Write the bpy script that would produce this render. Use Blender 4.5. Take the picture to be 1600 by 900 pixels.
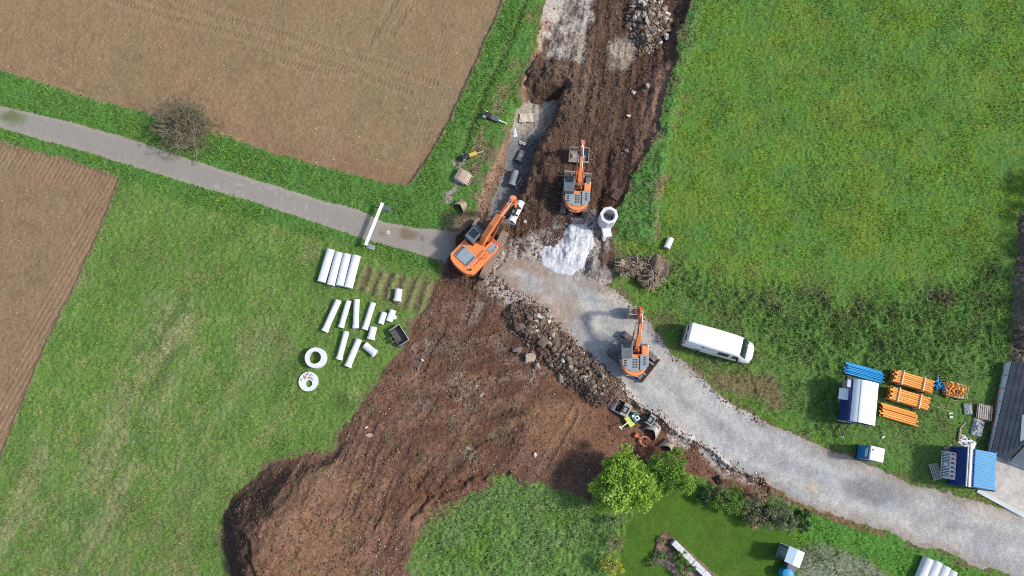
import bpy, bmesh, math, random
import numpy as np
from mathutils import Matrix, Vector, Euler

for o in list(bpy.data.objects):
    bpy.data.objects.remove(o, do_unlink=True)
S = bpy.context.scene
COL = S.collection
R = math.radians
random.seed(7)
rng = np.random.RandomState(11)

# ------------------------------------------------------------------ camera, sky, sun, exposure
F, TILT, H = 1100.0, R(11.0), 60.0          # focal length in photo pixels, tilt from straight down, height
CT, ST = math.cos(TILT), math.sin(TILT)
cd = bpy.data.cameras.new('drone_camera')
cam = bpy.data.objects.new('drone_camera', cd)
COL.objects.link(cam)
cd.sensor_width = 36.0
cd.lens = 36.0 * F / 1600.0
cd.clip_end = 5000
cam.location = (0, 0, H)
cam.rotation_euler = (TILT, 0, 0)
S.camera = cam

SUN_EL, SUN_AZ = R(43), R(-3)               # sun stands to the right of the picture; azimuth measured from +X
w = bpy.data.worlds.new('World')
S.world = w
w.use_nodes = True
nt = w.node_tree
sky = nt.nodes.new('ShaderNodeTexSky')
sky.sky_type = 'NISHITA'
sky.sun_disc = False
sky.sun_elevation = SUN_EL
sky.sun_rotation = math.pi / 2 - SUN_AZ
sky.dust_density = 1.6
nt.links.new(sky.outputs[0], nt.nodes['Background'].inputs[0])
nt.nodes['Background'].inputs[1].default_value = 0.19
sl = bpy.data.lights.new('sun', 'SUN')
sl.energy = 3.4
sl.angle = R(5.0)
sl.color = (1.0, 0.95, 0.87)
sun = bpy.data.objects.new('sun', sl)
COL.objects.link(sun)
sd_ = Vector((math.cos(SUN_EL) * math.cos(SUN_AZ), math.cos(SUN_EL) * math.sin(SUN_AZ), math.sin(SUN_EL)))
sun.rotation_euler = sd_.to_track_quat('Z', 'Y').to_euler()
sun.location = (60, 0, 60)
vs = S.view_settings
vs.view_transform = 'Standard'
vs.look = 'None'
vs.exposure = 0.16
vs.gamma = 1.0
vs.use_curve_mapping = False
S.render.engine = 'CYCLES'
S.cycles.use_denoising = False
S.cycles.pixel_filter_type = 'BLACKMAN_HARRIS'
S.cycles.filter_width = 1.0
S.cycles.max_bounces = 6

# ------------------------------------------------------------------ helpers
def sstep(a, b, x):
    t = np.clip((x - a) / (b - a), 0, 1)
    return t * t * (3 - 2 * t)

_tabs = {}
def vn(x, y, seed=0):
    if seed not in _tabs:
        _tabs[seed] = np.random.RandomState(seed + 100).uniform(-1, 1, (256, 256)).astype(np.float32)
    T_ = _tabs[seed]
    xi = np.floor(x).astype(np.int32); yi = np.floor(y).astype(np.int32)
    fx = (x - xi).astype(np.float32); fy = (y - yi).astype(np.float32)
    fx = fx * fx * (3 - 2 * fx); fy = fy * fy * (3 - 2 * fy)
    x0 = xi & 255; x1 = (xi + 1) & 255; y0 = yi & 255; y1 = (yi + 1) & 255
    a = T_[y0, x0]; b = T_[y0, x1]; c = T_[y1, x0]; d = T_[y1, x1]
    return (a + (b - a) * fx) + ((c + (d - c) * fx) - (a + (b - a) * fx)) * fy

def fbm(x, y, scale, octv=4, seed=0, gain=0.5):
    s = np.zeros_like(x, dtype=np.float32); a = 1.0; t = 0.0
    for k in range(octv):
        q = 2.03 ** k / scale
        ca, sa = math.cos(0.6 * k), math.sin(0.6 * k)
        s += a * vn((x * ca - y * sa) * q + 17.3 * k, (x * sa + y * ca) * q + 5.1 * k, seed + k)
        t += a; a *= gain
    return s / t * 1.6

def polysd(poly, px, py):
    """signed distance in photo pixels, positive inside"""
    d = np.full(px.shape, 1e9, np.float32); ins = np.zeros(px.shape, bool)
    n = len(poly)
    for i in range(n):
        x0, y0 = poly[i]; x1, y1 = poly[(i + 1) % n]
        ex, ey = x1 - x0, y1 - y0
        L = ex * ex + ey * ey + 1e-9
        wx, wy = px - x0, py - y0
        t = np.clip((wx * ex + wy * ey) / L, 0, 1)
        dx, dy = wx - t * ex, wy - t * ey
        d = np.minimum(d, dx * dx + dy * dy)
        if y0 != y1:
            c = ((y0 > py) != (y1 > py)) & (px < ex * (py - y0) / ey + x0)
            ins ^= c
    d = np.sqrt(d)
    return np.where(ins, d, -d)

def linesd(pts, px, py):
    d = np.full(px.shape, 1e9, np.float32)
    for (x0, y0), (x1, y1) in zip(pts[:-1], pts[1:]):
        ex, ey = x1 - x0, y1 - y0
        t = np.clip(((px - x0) * ex + (py - y0) * ey) / (ex * ex + ey * ey), 0, 1)
        d = np.minimum(d, np.hypot(px - x0 - t * ex, py - y0 - t * ey))
    return d

def P(px, py, z=0.0):
    """world point at height z that the photo shows at pixel (px, py)"""
    u, v = (px - 800) / F, (450 - py) / F
    dy, dz = v * CT + ST, v * ST - CT
    t = (z - H) / dz
    return Vector((u * t, dy * t, z))

# ---- materials
def newmat(name):
    m = bpy.data.materials.new(name); m.use_nodes = True
    nt = m.node_tree
    return m, nt, nt.nodes['Principled BSDF']

def mat(name, c1, c2=None, scale=4.0, rough=0.6, metal=0.0, bump=0.0, bscale=None, dirt=None, dirt_amt=0.45, rnd=0.12, spec=0.4, tex='Object'):
    """procedural paint / metal / concrete: two-tone noise, optional dirt patches, per-object shift, bump"""
    m, nt, b = newmat(name)
    N, L = nt.nodes.new, nt.links.new
    tc = N('ShaderNodeTexCoord')
    no = N('ShaderNodeTexNoise'); no.inputs['Scale'].default_value = scale; no.inputs['Detail'].default_value = 6
    L(tc.outputs[tex], no.inputs['Vector'])
    mx = N('ShaderNodeMix'); mx.data_type = 'RGBA'
    c2 = c2 or tuple(x * 0.8 for x in c1)
    mx.inputs[6].default_value = (*c1, 1); mx.inputs[7].default_value = (*c2, 1)
    mr = N('ShaderNodeMapRange'); mr.inputs[1].default_value = .35; mr.inputs[2].default_value = .68
    L(no.outputs[0], mr.inputs[0]); L(mr.outputs[0], mx.inputs[0])
    out = mx.outputs[2]
    if dirt:
        n2 = N('ShaderNodeTexNoise'); n2.inputs['Scale'].default_value = scale * 0.6; n2.inputs['Detail'].default_value = 9
        n2.inputs['Roughness'].default_value = .7
        mp = N('ShaderNodeMapping'); mp.inputs['Location'].default_value = (3.1, 7.7, 1.3)
        L(tc.outputs[tex], mp.inputs[0]); L(mp.outputs[0], n2.inputs['Vector'])
        r2 = N('ShaderNodeMapRange'); r2.inputs[1].default_value = .48; r2.inputs[2].default_value = .7; r2.inputs[4].default_value = dirt_amt
        L(n2.outputs[0], r2.inputs[0])
        m2 = N('ShaderNodeMix'); m2.data_type = 'RGBA'; m2.inputs[7].default_value = (*dirt, 1)
        L(r2.outputs[0], m2.inputs[0]); L(out, m2.inputs[6]); out = m2.outputs[2]
    oi = N('ShaderNodeObjectInfo')
    rr = N('ShaderNodeMapRange'); rr.inputs[3].default_value = 1 - rnd; rr.inputs[4].default_value = 1 + rnd
    L(oi.outputs['Random'], rr.inputs[0])
    hs = N('ShaderNodeHueSaturation'); L(out, hs.inputs['Color']); L(rr.outputs[0], hs.inputs['Value'])
    L(hs.outputs[0], b.inputs['Base Color'])
    b.inputs['Roughness'].default_value = rough; b.inputs['Metallic'].default_value = metal
    b.inputs['Specular IOR Level'].default_value = spec
    if bump:
        n3 = N('ShaderNodeTexNoise'); n3.inputs['Scale'].default_value = bscale or scale * 4; n3.inputs['Detail'].default_value = 5
        L(tc.outputs[tex], n3.inputs['Vector'])
        bp = N('ShaderNodeBump'); bp.inputs['Strength'].default_value = bump; bp.inputs['Distance'].default_value = .05
        L(n3.outputs[0], bp.inputs['Height']); L(bp.outputs[0], b.inputs['Normal'])
    return m

def attr_mat(name, rough=0.9, grain=6.0, amt=0.25, bump=0.5, bscale=9.0, specks=None, trans=0.0, speck_scale=5.0, speck_w=0.12):
    """albedo from the mesh attribute 'col' times fine procedural grain; optional pale stone specks"""
    m, nt, b = newmat(name)
    N, L = nt.nodes.new, nt.links.new
    at = N('ShaderNodeAttribute'); at.attribute_name = 'col'
    tc = N('ShaderNodeTexCoord')
    no = N('ShaderNodeTexNoise'); no.inputs['Scale'].default_value = grain; no.inputs['Detail'].default_value = 5; no.inputs['Roughness'].default_value = .7
    L(tc.outputs['Object'], no.inputs['Vector'])
    mr = N('ShaderNodeMapRange'); mr.inputs[1].default_value = .3; mr.inputs[2].default_value = .7
    mr.inputs[3].default_value = 1 - amt; mr.inputs[4].default_value = 1 + amt
    L(no.outputs[0], mr.inputs[0])
    hs = N('ShaderNodeHueSaturation'); L(at.outputs['Color'], hs.inputs['Color']); L(mr.outputs[0], hs.inputs['Value'])
    out = hs.outputs[0]
    if specks:
        vo = N('ShaderNodeTexVoronoi'); vo.inputs['Scale'].default_value = speck_scale; vo.inputs['Randomness'].default_value = 1
        L(tc.outputs['Object'], vo.inputs['Vector'])
        sepc = N('ShaderNodeSeparateColor'); L(vo.outputs['Color'], sepc.inputs[0])
        lt = N('ShaderNodeMath'); lt.operation = 'MULTIPLY'; lt.inputs[1].default_value = speck_w * 2.2
        L(sepc.outputs[0], lt.inputs[0])
        less = N('ShaderNodeMath'); less.operation = 'LESS_THAN'; L(vo.outputs['Distance'], less.inputs[0]); L(lt.outputs[0], less.inputs[1])
        gt = N('ShaderNodeMath'); gt.operation = 'GREATER_THAN'; gt.inputs[1].default_value = .62; L(sepc.outputs[1], gt.inputs[0])
        an = N('ShaderNodeMath'); an.operation = 'MULTIPLY'; L(less.outputs[0], an.inputs[0]); L(gt.outputs[0], an.inputs[1])
        a2 = N('ShaderNodeMath'); a2.operation = 'MULTIPLY'; a2.inputs[1].default_value = .8; L(an.outputs[0], a2.inputs[0])
        mx = N('ShaderNodeMix'); mx.data_type = 'RGBA'; mx.inputs[7].default_value = (*specks, 1)
        L(a2.outputs[0], mx.inputs[0]); L(out, mx.inputs[6]); out = mx.outputs[2]
    L(out, b.inputs['Base Color'])
    b.inputs['Roughness'].default_value = rough
    b.inputs['Specular IOR Level'].default_value = .15
    if bump:
        n3 = N('ShaderNodeTexNoise'); n3.inputs['Scale'].default_value = bscale; n3.inputs['Detail'].default_value = 5; n3.inputs['Roughness'].default_value = .65
        L(tc.outputs['Object'], n3.inputs['Vector'])
        bp = N('ShaderNodeBump'); bp.inputs['Strength'].default_value = bump; bp.inputs['Distance'].default_value = .08
        L(n3.outputs[0], bp.inputs['Height']); L(bp.outputs[0], b.inputs['Normal'])
    if trans:
        tr = N('ShaderNodeBsdfTranslucent'); L(out, tr.inputs[0])
        ms = N('ShaderNodeMixShader'); ms.inputs[0].default_value = trans
        L(b.outputs[0], ms.inputs[1]); L(tr.outputs[0], ms.inputs[2])
        L(ms.outputs[0], nt.nodes['Material Output'].inputs['Surface'])
    return m

# ---- objects
def T(o, label=None, cat=None, group=None, kind=None):
    if label: o['label'] = label
    if cat: o['category'] = cat
    if group: o['group'] = group
    if kind: o['kind'] = kind
    return o

def empty(name, loc, rz=0.0, rx=0.0, ry=0.0):
    o = bpy.data.objects.new(name, None)
    o.empty_display_size = .3
    COL.objects.link(o)
    o.location = loc; o.rotation_euler = (rx, ry, rz)
    return o

def npmesh(name, verts, faces_loops, nper, material, attrs=None, smooth=False):
    """fast mesh: verts (n,3), faces_loops flat index array, nper vertices per face; attrs: {name: (n,4) colour}"""
    me = bpy.data.meshes.new(name)
    nf = len(faces_loops) // nper
    me.vertices.add(len(verts)); me.vertices.foreach_set('co', np.ascontiguousarray(verts, np.float32).ravel())
    me.loops.add(len(faces_loops)); me.loops.foreach_set('vertex_index', np.ascontiguousarray(faces_loops, np.int32))
    me.polygons.add(nf)
    me.polygons.foreach_set('loop_start', np.arange(0, nf * nper, nper, dtype=np.int32))
    try: me.polygons.foreach_set('loop_total', np.full(nf, nper, np.int32))
    except Exception: pass
    if smooth: me.polygons.foreach_set('use_smooth', np.ones(nf, bool))
    me.update(calc_edges=True)
    for k, a in (attrs or {}).items():
        at = me.attributes.new(k, 'FLOAT_COLOR', 'POINT')
        at.data.foreach_set('color', np.ascontiguousarray(a, np.float32).ravel())
    me.materials.append(material)
    o = bpy.data.objects.new(name, me); COL.objects.link(o)
    return o

class MB:
    def __init__(s): s.v = []; s.f = []; s.M = None
    def add(s, vs_, fs):
        n = len(s.v)
        s.v += [(s.M @ Vector(p)) if s.M is not None else Vector(p) for p in vs_]
        s.f += [tuple(i + n for i in f) for f in fs]
        return s
    def box(s, c, d, rz=0.0, rx=0.0, ry=0.0, top=1.0):
        m = Euler((rx, ry, rz)).to_matrix()
        vs_ = []
        for z in (-1, 1):
            k = top if z > 0 else 1.0
            for x, y in ((-1, -1), (1, -1), (1, 1), (-1, 1)):
                vs_.append(Vector(c) + m @ Vector((x * d[0] / 2 * k, y * d[1] / 2 * k, z * d[2] / 2)))
        return s.add(vs_, [(3, 2, 1, 0), (4, 5, 6, 7), (0, 1, 5, 4), (1, 2, 6, 5), (2, 3, 7, 6), (3, 0, 4, 7)])
    def cyl(s, a, b, r0, r1=None, n=12, cap=True):
        a, b = Vector(a), Vector(b); r1 = r0 if r1 is None else r1
        q = (b - a).to_track_quat('Z', 'Y')
        vs_ = []
        for p, r in ((a, r0), (b, r1)):
            for i in range(n):
                t = 2 * math.pi * i / n
                vs_.append(p + q @ Vector((math.cos(t) * r, math.sin(t) * r, 0)))
        fs = [(i, (i + 1) % n, n + (i + 1) % n, n + i) for i in range(n)]
        if cap: fs += [tuple(range(n - 1, -1, -1)), tuple(range(n, 2 * n))]
        return s.add(vs_, fs)
    def lathe(s, a, b, prof, n=24, close=False):
        """profile of (t along a-b in metres, radius); revolved"""
        a, b = Vector(a), Vector(b); d = (b - a).normalized(); q = d.to_track_quat('Z', 'Y')
        vs_ = []
        for t, r in prof:
            for i in range(n):
                an = 2 * math.pi * i / n
                vs_.append(a + d * t + q @ Vector((math.cos(an) * r, math.sin(an) * r, 0)))
        m = len(prof); fs = []
        for j in range(m if close else m - 1):
            k = (j + 1) % m
            for i in range(n):
                fs.append((j * n + i, j * n + (i + 1) % n, k * n + (i + 1) % n, k * n + i))
        return s.add(vs_, fs)
    def tube(s, pts, r, n=6):
        pts = [Vector(p) for p in pts]
        rs = r if isinstance(r, (list, tuple)) else [r] * len(pts)
        vs_ = []
        for i, p in enumerate(pts):
            d = (pts[min(i + 1, len(pts) - 1)] - pts[max(i - 1, 0)]).normalized()
            q = d.to_track_quat('Z', 'Y')
            for k in range(n):
                t = 2 * math.pi * k / n
                vs_.append(p + q @ Vector((math.cos(t) * rs[i], math.sin(t) * rs[i], 0)))
        fs = []
        for i in range(len(pts) - 1):
            for k in range(n):
                fs.append((i * n + k, i * n + (k + 1) % n, (i + 1) * n + (k + 1) % n, (i + 1) * n + k))
        fs += [tuple(range(n - 1, -1, -1)), tuple(range((len(pts) - 1) * n, len(pts) * n))]
        return s.add(vs_, fs)
    def prism(s, poly, lo, hi, axis='y', shrink=None):
        """polygon extruded; axis 'y': poly is (x,z); axis 'z': poly is (x,y)"""
        n = len(poly); vs_ = []
        cx = sum(p[0] for p in poly) / n; cy = sum(p[1] for p in poly) / n
        for h, k in ((lo, 1), (hi, shrink or 1)):
            for a, b in poly:
                a, b = cx + (a - cx) * k, cy + (b - cy) * k
                vs_.append((a, h, b) if axis == 'y' else (a, b, h) if axis == 'z' else (h, a, b))
        return s.add(vs_, [tuple(range(n)), tuple(range(2 * n - 1, n - 1, -1))] + [(i, n + i, n + (i + 1) % n, (i + 1) % n) for i in range(n)])
    def build(s, name, m, parent=None, bevel=0.0, smooth=None, loc=None, seg=2):
        me = bpy.data.meshes.new(name)
        me.from_pydata([tuple(p) for p in s.v], [], s.f)
        bm = bmesh.new(); bm.from_mesh(me)
        bmesh.ops.recalc_face_normals(bm, faces=bm.faces)
        bm.to_mesh(me); bm.free()
        if smooth:
            me.polygons.foreach_set('use_smooth', [True] * len(me.polygons))
            me.set_sharp_from_angle(angle=R(smooth))
        me.materials.append(m)
        o = bpy.data.objects.new(name, me); COL.objects.link(o)
        if bevel:
            bv = o.modifiers.new('bevel', 'BEVEL'); bv.width = bevel; bv.segments = seg; bv.limit_method = 'ANGLE'; bv.angle_limit = R(35)
        if parent is not None: o.parent = parent
        if loc is not None: o.location = loc
        return o

def copy_tree(o, parent=None):
    c = o.copy(); COL.objects.link(c)
    if parent is not None: c.parent = parent
    for ch in list(o.children): copy_tree(ch, c)
    return c

# ------------------------------------------------------------------ ground: one height grid, cut into its surfaces
STEP = 0.09
gx = np.arange(-52, 52.01, STEP, dtype=np.float32); gy = np.arange(-16, 43.01, STEP, dtype=np.float32)
NX, NY = len(gx), len(gy)
X, Y = np.meshgrid(gx, gy)
_yc = Y * CT - H * ST; _zc = Y * ST + H * CT
PXr = 800 + F * X / _zc; PYr = 450 - F * _yc / _zc
n1 = fbm(X, Y, 2.2, 4, 3); n2 = fbm(X, Y, 2.2, 4, 23)
n5 = fbm(X, Y, .6, 3, 33); n6 = fbm(X, Y, .6, 3, 36)
PX = PXr + 5.5 * n1 + 2.6 * n5; PY = PYr + 5.5 * n2 + 2.6 * n6            # ragged borders
wq = 1 + 1.3 * sstep(600, 660, PXr) * sstep(725, 750, PYr) * sstep(930, 900, PXr) + .6 * sstep(420, 520, PXr) * sstep(640, 600, PXr) * sstep(600, 640, PYr)
PX = PXr + wq * (PX - PXr); PY = PYr + wq * (PY - PYr)
PXs = PXr + 2.0 * n1 + 1.2 * n5; PYs = PYr + 2.0 * n2 + 1.2 * n6          # less ragged

FIELD_A = [(-120, -120), (830, -120), (786, 0), (757, 70), (722, 150), (692, 210), (662, 258), (637, 291), (600, 284), (520, 264), (430, 240), (360, 214), (300, 196), (230, 176), (150, 155), (80, 134), (0, 110), (-120, 84)]
FIELD_B = [(-150, 190), (0, 222), (60, 236), (130, 256), (187, 279), (165, 340), (140, 396), (110, 462), (75, 532), (40, 612), (0, 715), (-150, 1000)]
TRACK = [(-150, 130), (0, 165), (100, 188), (200, 216), (300, 250), (400, 281), (500, 312), (560, 327), (600, 347), (650, 356), (700, 360), (745, 372), (740, 420), (700, 411), (640, 393), (580, 377), (500, 350), (400, 317), (300, 288), (200, 258), (100, 227), (0, 200), (-150, 158)]
EARTH_LOW = [(690, 425), (672, 470), (645, 505), (617, 560), (592, 600), (562, 640), (537, 662), (521, 700), (480, 712), (435, 722), (400, 742), (368, 772), (349, 806), (347, 850), (360, 900), (366, 1100), (610, 1100), (636, 895), (652, 850), (668, 815), (690, 797), (735, 775), (760, 752), (790, 742), (820, 757), (870, 767), (922, 780), (936, 750), (1000, 722), (1080, 742), (1110, 756), (1150, 765), (1185, 788), (1203, 780), (1206, 757), (1150, 722), (1060, 640), (960, 545), (880, 460), (800, 410), (740, 415)]
EARTH_UP = [(872, -120), (862, -30), (846, 35), (832, 85), (817, 122), (814, 165), (794, 205), (775, 250), (752, 300), (740, 340), (720, 362), (702, 400), (688, 430), (760, 470), (850, 450), (930, 445), (958, 442), (960, 400), (957, 365), (963, 325), (985, 285), (1005, 250), (1025, 205), (1036, 165), (1042, 130), (1056, 90), (1061, 50), (1076, 10), (1110, -120)]
ROAD = [(770, 425), (800, 450), (845, 485), (890, 530), (935, 578), (975, 612), (1035, 655), (1060, 682), (1110, 707), (1150, 732), (1195, 753), (1230, 776), (1300, 802), (1400, 838), (1480, 865), (1540, 888), (1600, 907), (1800, 960), (1800, 845), (1680, 812), (1590, 793), (1530, 781), (1470, 768), (1400, 742), (1330, 715), (1260, 690), (1200, 662), (1150, 635), (1110, 605), (1080, 580), (1050, 550), (1015, 512), (985, 475), (960, 452), (925, 432), (870, 412), (820, 405), (785, 408)]
CONC = [(1534, 770), (1549, 712), (1640, 720), (1800, 740), (1800, 860), (1600, 812)]
LAWN = [(996, 792), (1030, 768), (1085, 775), (1130, 790), (1180, 812), (1225, 830), (1245, 845), (1226, 900), (1210, 1100), (920, 1100), (965, 900), (974, 850), (985, 815)]
BED = [(1025, 842), (1040, 829), (1050, 838), (1065, 850), (1125, 905), (1200, 1000), (1090, 1000), (1050, 893), (1022, 872)]
TRENCH = [(878, 140), (874, 172), (855, 205), (840, 238), (829, 270), (816, 305), (796, 345), (756, 345), (766, 308), (782, 270), (790, 235), (793, 205), (798, 172), (832, 146)]
FURR = [(566, 408), (690, 440), (668, 478), (648, 492), (600, 474), (552, 446)]
BANK = [(1110, -60), (1092, 60), (1066, 130), (1056, 200), (1044, 260), (1034, 330), (1024, 392), (958, 372), (940, 300), (1040, 50), (1060, -60)]
ROUGH = [(640, 900), (680, 812), (790, 740), (925, 780), (985, 800), (965, 900), (940, 1100), (600, 1100)]
DEADW = [(1248, 850), (1290, 842), (1340, 862), (1390, 885), (1440, 1000), (1230, 1000)]
WEEDS = [(985, 395), (1060, 402), (1200, 440), (1350, 445), (1500, 420), (1572, 370), (1640, 560), (1640, 720), (1560, 770), (1470, 775), (1330, 712), (1200, 655), (1110, 600), (1050, 540), (1012, 485)]
VERGE = [(-100, 84), (0, 105), (300, 190), (637, 285), (700, 190), (790, -60), (860, -60), (830, 90), (740, 340), (690, 430), (600, 405), (300, 320), (187, 285), (0, 228), (-100, 200)]

sdA, sdB = polysd(FIELD_A, PXs, PYs), polysd(FIELD_B, PXs, PYs)
sdT = polysd(TRACK, PXr + .7 * n1 + .6 * n5, PYr + .7 * n2 + .6 * n6)
sdL, sdU = polysd(EARTH_LOW, PX, PY), polysd(EARTH_UP, PX, PY)
sdE = np.maximum(sdL, sdU)
sdR = polysd(ROAD, PX, PY)
sdC = polysd(CONC, PXr, PYr)
sdLw = polysd(LAWN, PXs, PYs)
sdBd = polysd(BED, PXs, PYs)
sdTr = polysd([(810 + (a - 810) * 1.024, 664 + (b - 664) * 1.024) for a, b in TRENCH], PXr + 2.6 * n1 + 3.0 * n5, PYr + 2.6 * n2 + 3.0 * n6)
sdF = polysd(FURR, PX, PY)
sdBk = polysd(BANK, PX, PY)
sdRo = polysd(ROUGH, PX, PY)
sdDw = polysd(DEADW, PX, PY)
sdW = polysd(WEEDS, PX + 6 * n1, PY + 6 * n2)
sdV = polysd(VERGE, PX, PY)

# zone ids
zone = np.zeros((NY, NX), np.int8)                   # 0 meadow
zone[sdA > 0] = 1; zone[sdB > 0] = 2
zone[sdT > 0] = 3
zone[sdE > 0] = 4
zone[(sdR > 0)] = 5
zone[sdC > 0] = 6
zone[sdLw > 0] = 7
zone[(sdBd > 0)] = 8
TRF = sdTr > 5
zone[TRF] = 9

# ---- heights
fA = fbm(X, Y, .55, 3, 41); fB = fbm(X, Y, .22, 2, 51); fC = fbm(X, Y, 4.0, 3, 61); fD = fbm(X, Y, 1.1, 3, 71)
grassy = (zone == 0)
Z = 0.05 * fC
yard = sstep(1290, 1310, PXr) * sstep(575, 600, PYr)
vanlot = sstep(70, 50, linesd([(1040, 520), (1130, 560), (1220, 620)], PXr, PYr))
lumpy = np.clip(sstep(-10, 40, sdW) * (1 - yard) * (1 - .8 * vanlot) + .65 * sstep(0, 24, sdRo + 10 * n1) + .7 * sstep(0, 15, sdBk), 0, 1)
Z += np.where(grassy, 0.03 * fA + .05 * fB + lumpy * (0.10 * fD + .09 * fA + .06 * fB), 0)
Z += np.where(zone == 7, .012 * fB, 0)
# verge between field A and the dug strip: two old wheel ruts
rutL = linesd([(840, -40), (800, 45), (765, 130), (735, 200), (715, 255)], PX, PY)
Z -= np.where(grassy, .14 * sstep(7, 1, rutL), 0)
# fields
def ruts(lines, wid):
    d = np.full(X.shape, 1e9, np.float32)
    for ln in lines: d = np.minimum(d, linesd(ln, PXr + 2 * fC, PYr + 2 * fC))
    return sstep(wid, wid * .45, d), d
tyA, tyd = ruts([[(268, -5), (330, 22), (420, 45), (520, 78), (600, 98), (680, 128)], [(160, -8), (260, 26), (390, 58), (470, 84), (560, 112), (640, 142)],
            [(622, -10), (600, 25), (574, 66)], [(655, -10), (630, 20), (610, 52)], [(440, 95), (500, 113), (560, 108)]], 6)
sub = [[(735, 60), (690, 80), (620, 95)], [(745, 100), (700, 150), (670, 215)], [(690, 130), (660, 190), (645, 270)], [(480, 120), (500, 180), (510, 250)], [(700, 20), (690, 70), (680, 130), (682, 190)]]
tyB, _ = ruts(sub, 14)
cA, sA = math.cos(R(-16)), math.sin(R(-16))
uA = X * cA + Y * sA; vA = -X * sA + Y * cA
furA = np.sin((vA + .12 * fC) * 2 * math.pi / .3) * .5 + np.sin((vA + .1 * fC) * 2 * math.pi / .75) * .3
lug = np.sin(uA * 2 * math.pi / .36 + np.sin(vA * 5) * .8)
Z += np.where(zone == 1, -.22 * sstep(0, 5, sdA) + .010 * furA * (1 - .8 * tyA) + .022 * fB + .012 * fA - tyA * (.035 - .022 * lug) + tyB * .009 * lug, 0)
cB, sB = math.cos(R(66)), math.sin(R(66))
vB = -X * sB + Y * cB
vB2 = -X * math.sin(R(-16)) + Y * math.cos(R(-16))
edgeB = sstep(46, 30, sdB)
Z += np.where(zone == 2, -.14 * sstep(0, 5, sdB) + .020 * np.sin((vB2 + .1 * fC) * 2 * math.pi / .36) * (1 - edgeB) + .022 * np.sin((vB + .06 * fC) * 2 * math.pi / .42) * edgeB + .026 * fB + .012 * fA, 0)
# dug area up the hill: lower than the meadow, with the pipe trench deeper still
cU, sU = math.cos(R(80)), math.sin(R(80))
aU = X * cU + Y * sU; bU = -X * sU + Y * cU
rutU = fbm(aU * .18, bU, .55, 3, 81)
gent = sstep(930, 960, PXr) * sstep(85, 120, PYr)
upm = np.clip(sdU / (17 + 34 * gent), 0, 1) ** 1.1 * sstep(400, 330, PYr)
earthy = (zone == 4) | (zone == 9)
Z += -0.75 * upm
Z += np.where(earthy & (sdU > 0), sstep(0, 10, sdU) * (.13 * rutU + .07 * fA + .05 * fB), 0)
trm = sstep(-4, 8, sdTr)
Z += -1.6 * trm * (1 - .0 * fA) + .10 * fA * trm * (sdTr < 9)
Z += .32 * sstep(16, 4, np.abs(sdTr + 13)) * (sdU > 6) * (PXr > 800) * (1 + .6 * fA)   # spoil ridge right of trench
# lower working area: scraped soil, heaped towards the lower left
cL, sL = math.cos(R(52)), math.sin(R(52))
aL = X * cL + Y * sL; bL = -X * sL + Y * cL
rutLw = fbm(aL * .22, bL + .9 * fC, .8, 3, 91)
cM, sM = math.cos(R(14)), math.sin(R(14))
aM = X * cM + Y * sM; bM = -X * sM + Y * cM
rutM = fbm(aM * .18, bM + .8 * fC, .75, 3, 101)
mid = sstep(560, 660, PXr) * sstep(500, 540, PYr) * sstep(700, 640, PYr)
lowm = (earthy & (sdL > 0)).astype(np.float32) * sstep(-2, 12, sdL)
smooth_r = sstep(880, 800, PXr + .35 * (PYr - 620)) 
Z += lowm * ((.135 * rutLw * (1 - mid) + .105 * rutM * mid) * (.15 + .85 * smooth_r) * (.6 + .6 * np.clip(fbm(X, Y, 4, 2, 95) + .4, 0, 1.3)) + (.04 * fA + .036 * fB) * (.3 + .7 * smooth_r))
_h = np.clip((sdL - 1 + 4 * n1) / (72 - 50 * sstep(420, 540, PXr)), 0, 1)
heap = (_h - .12 * np.sin(_h * 2 * math.pi) * .6) * (.25 + .75 * sstep(560, 420, PXr)) * sstep(680, 440, PXr - .3 * (PYr - 780))
Z += 3.0 * heap * (sdL > -2)
# machine tracks pressed into the worked soil
TRK = [[(705, 455), (690, 520), (655, 590), (610, 660), (575, 730), (545, 800)], [(735, 470), (718, 540), (682, 610), (640, 680), (604, 750), (580, 830)],
       [(640, 600), (700, 575), (770, 560), (835, 555)], [(636, 625), (705, 600), (780, 585), (850, 583)], [(560, 655), (535, 720), (500, 790), (470, 860)], [(585, 660), (562, 730), (528, 800), (498, 880)],
       [(800, 640), (740, 660), (690, 700), (650, 760)], [(810, 668), (752, 690), (705, 728), (668, 785)], [(900, 640), (870, 690), (850, 740)], [(480, 720), (455, 770), (430, 830)], [(505, 715), (485, 770), (462, 830)]]
trk = np.full(X.shape, 1e9, np.float32)
for ln in TRK: trk = np.minimum(trk, linesd(ln, PXr + 5 * n1, PYr + 5 * n2))
trkm = sstep(6.5, 3.5, trk) * (sdL > 4)
cle = np.sin((X * .7 + Y * .7) * 2 * math.pi / .34)
Z += lowm * ((-.085 * trkm + .02 * cle * trkm + .045 * sstep(5, 7.5, trk) * sstep(12, 8, trk)) * sstep(-.5, .3, fbm(X, Y, 2.5, 2, 97)))
Z += .28 * sstep(24, 0, np.abs(linesd([(640, 805), (690, 765), (745, 742), (790, 738)], PX, PY) - 9)) * (sdL > 0) * .6
Z -= .25 * sstep(7, 1, linesd([(636, 812), (675, 780), (715, 757), (760, 745), (792, 742)], PX, PY)) * (sdL > -6)
Z -= .22 * sstep(5, 1, linesd([(398, 830), (410, 870), (425, 900)], PX, PY)) - .15 * sstep(8, 4, np.abs(linesd([(390, 822), (402, 866), (420, 900)], PX, PY) - 8)) * (PXr < 470) * (PYr > 790)
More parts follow.
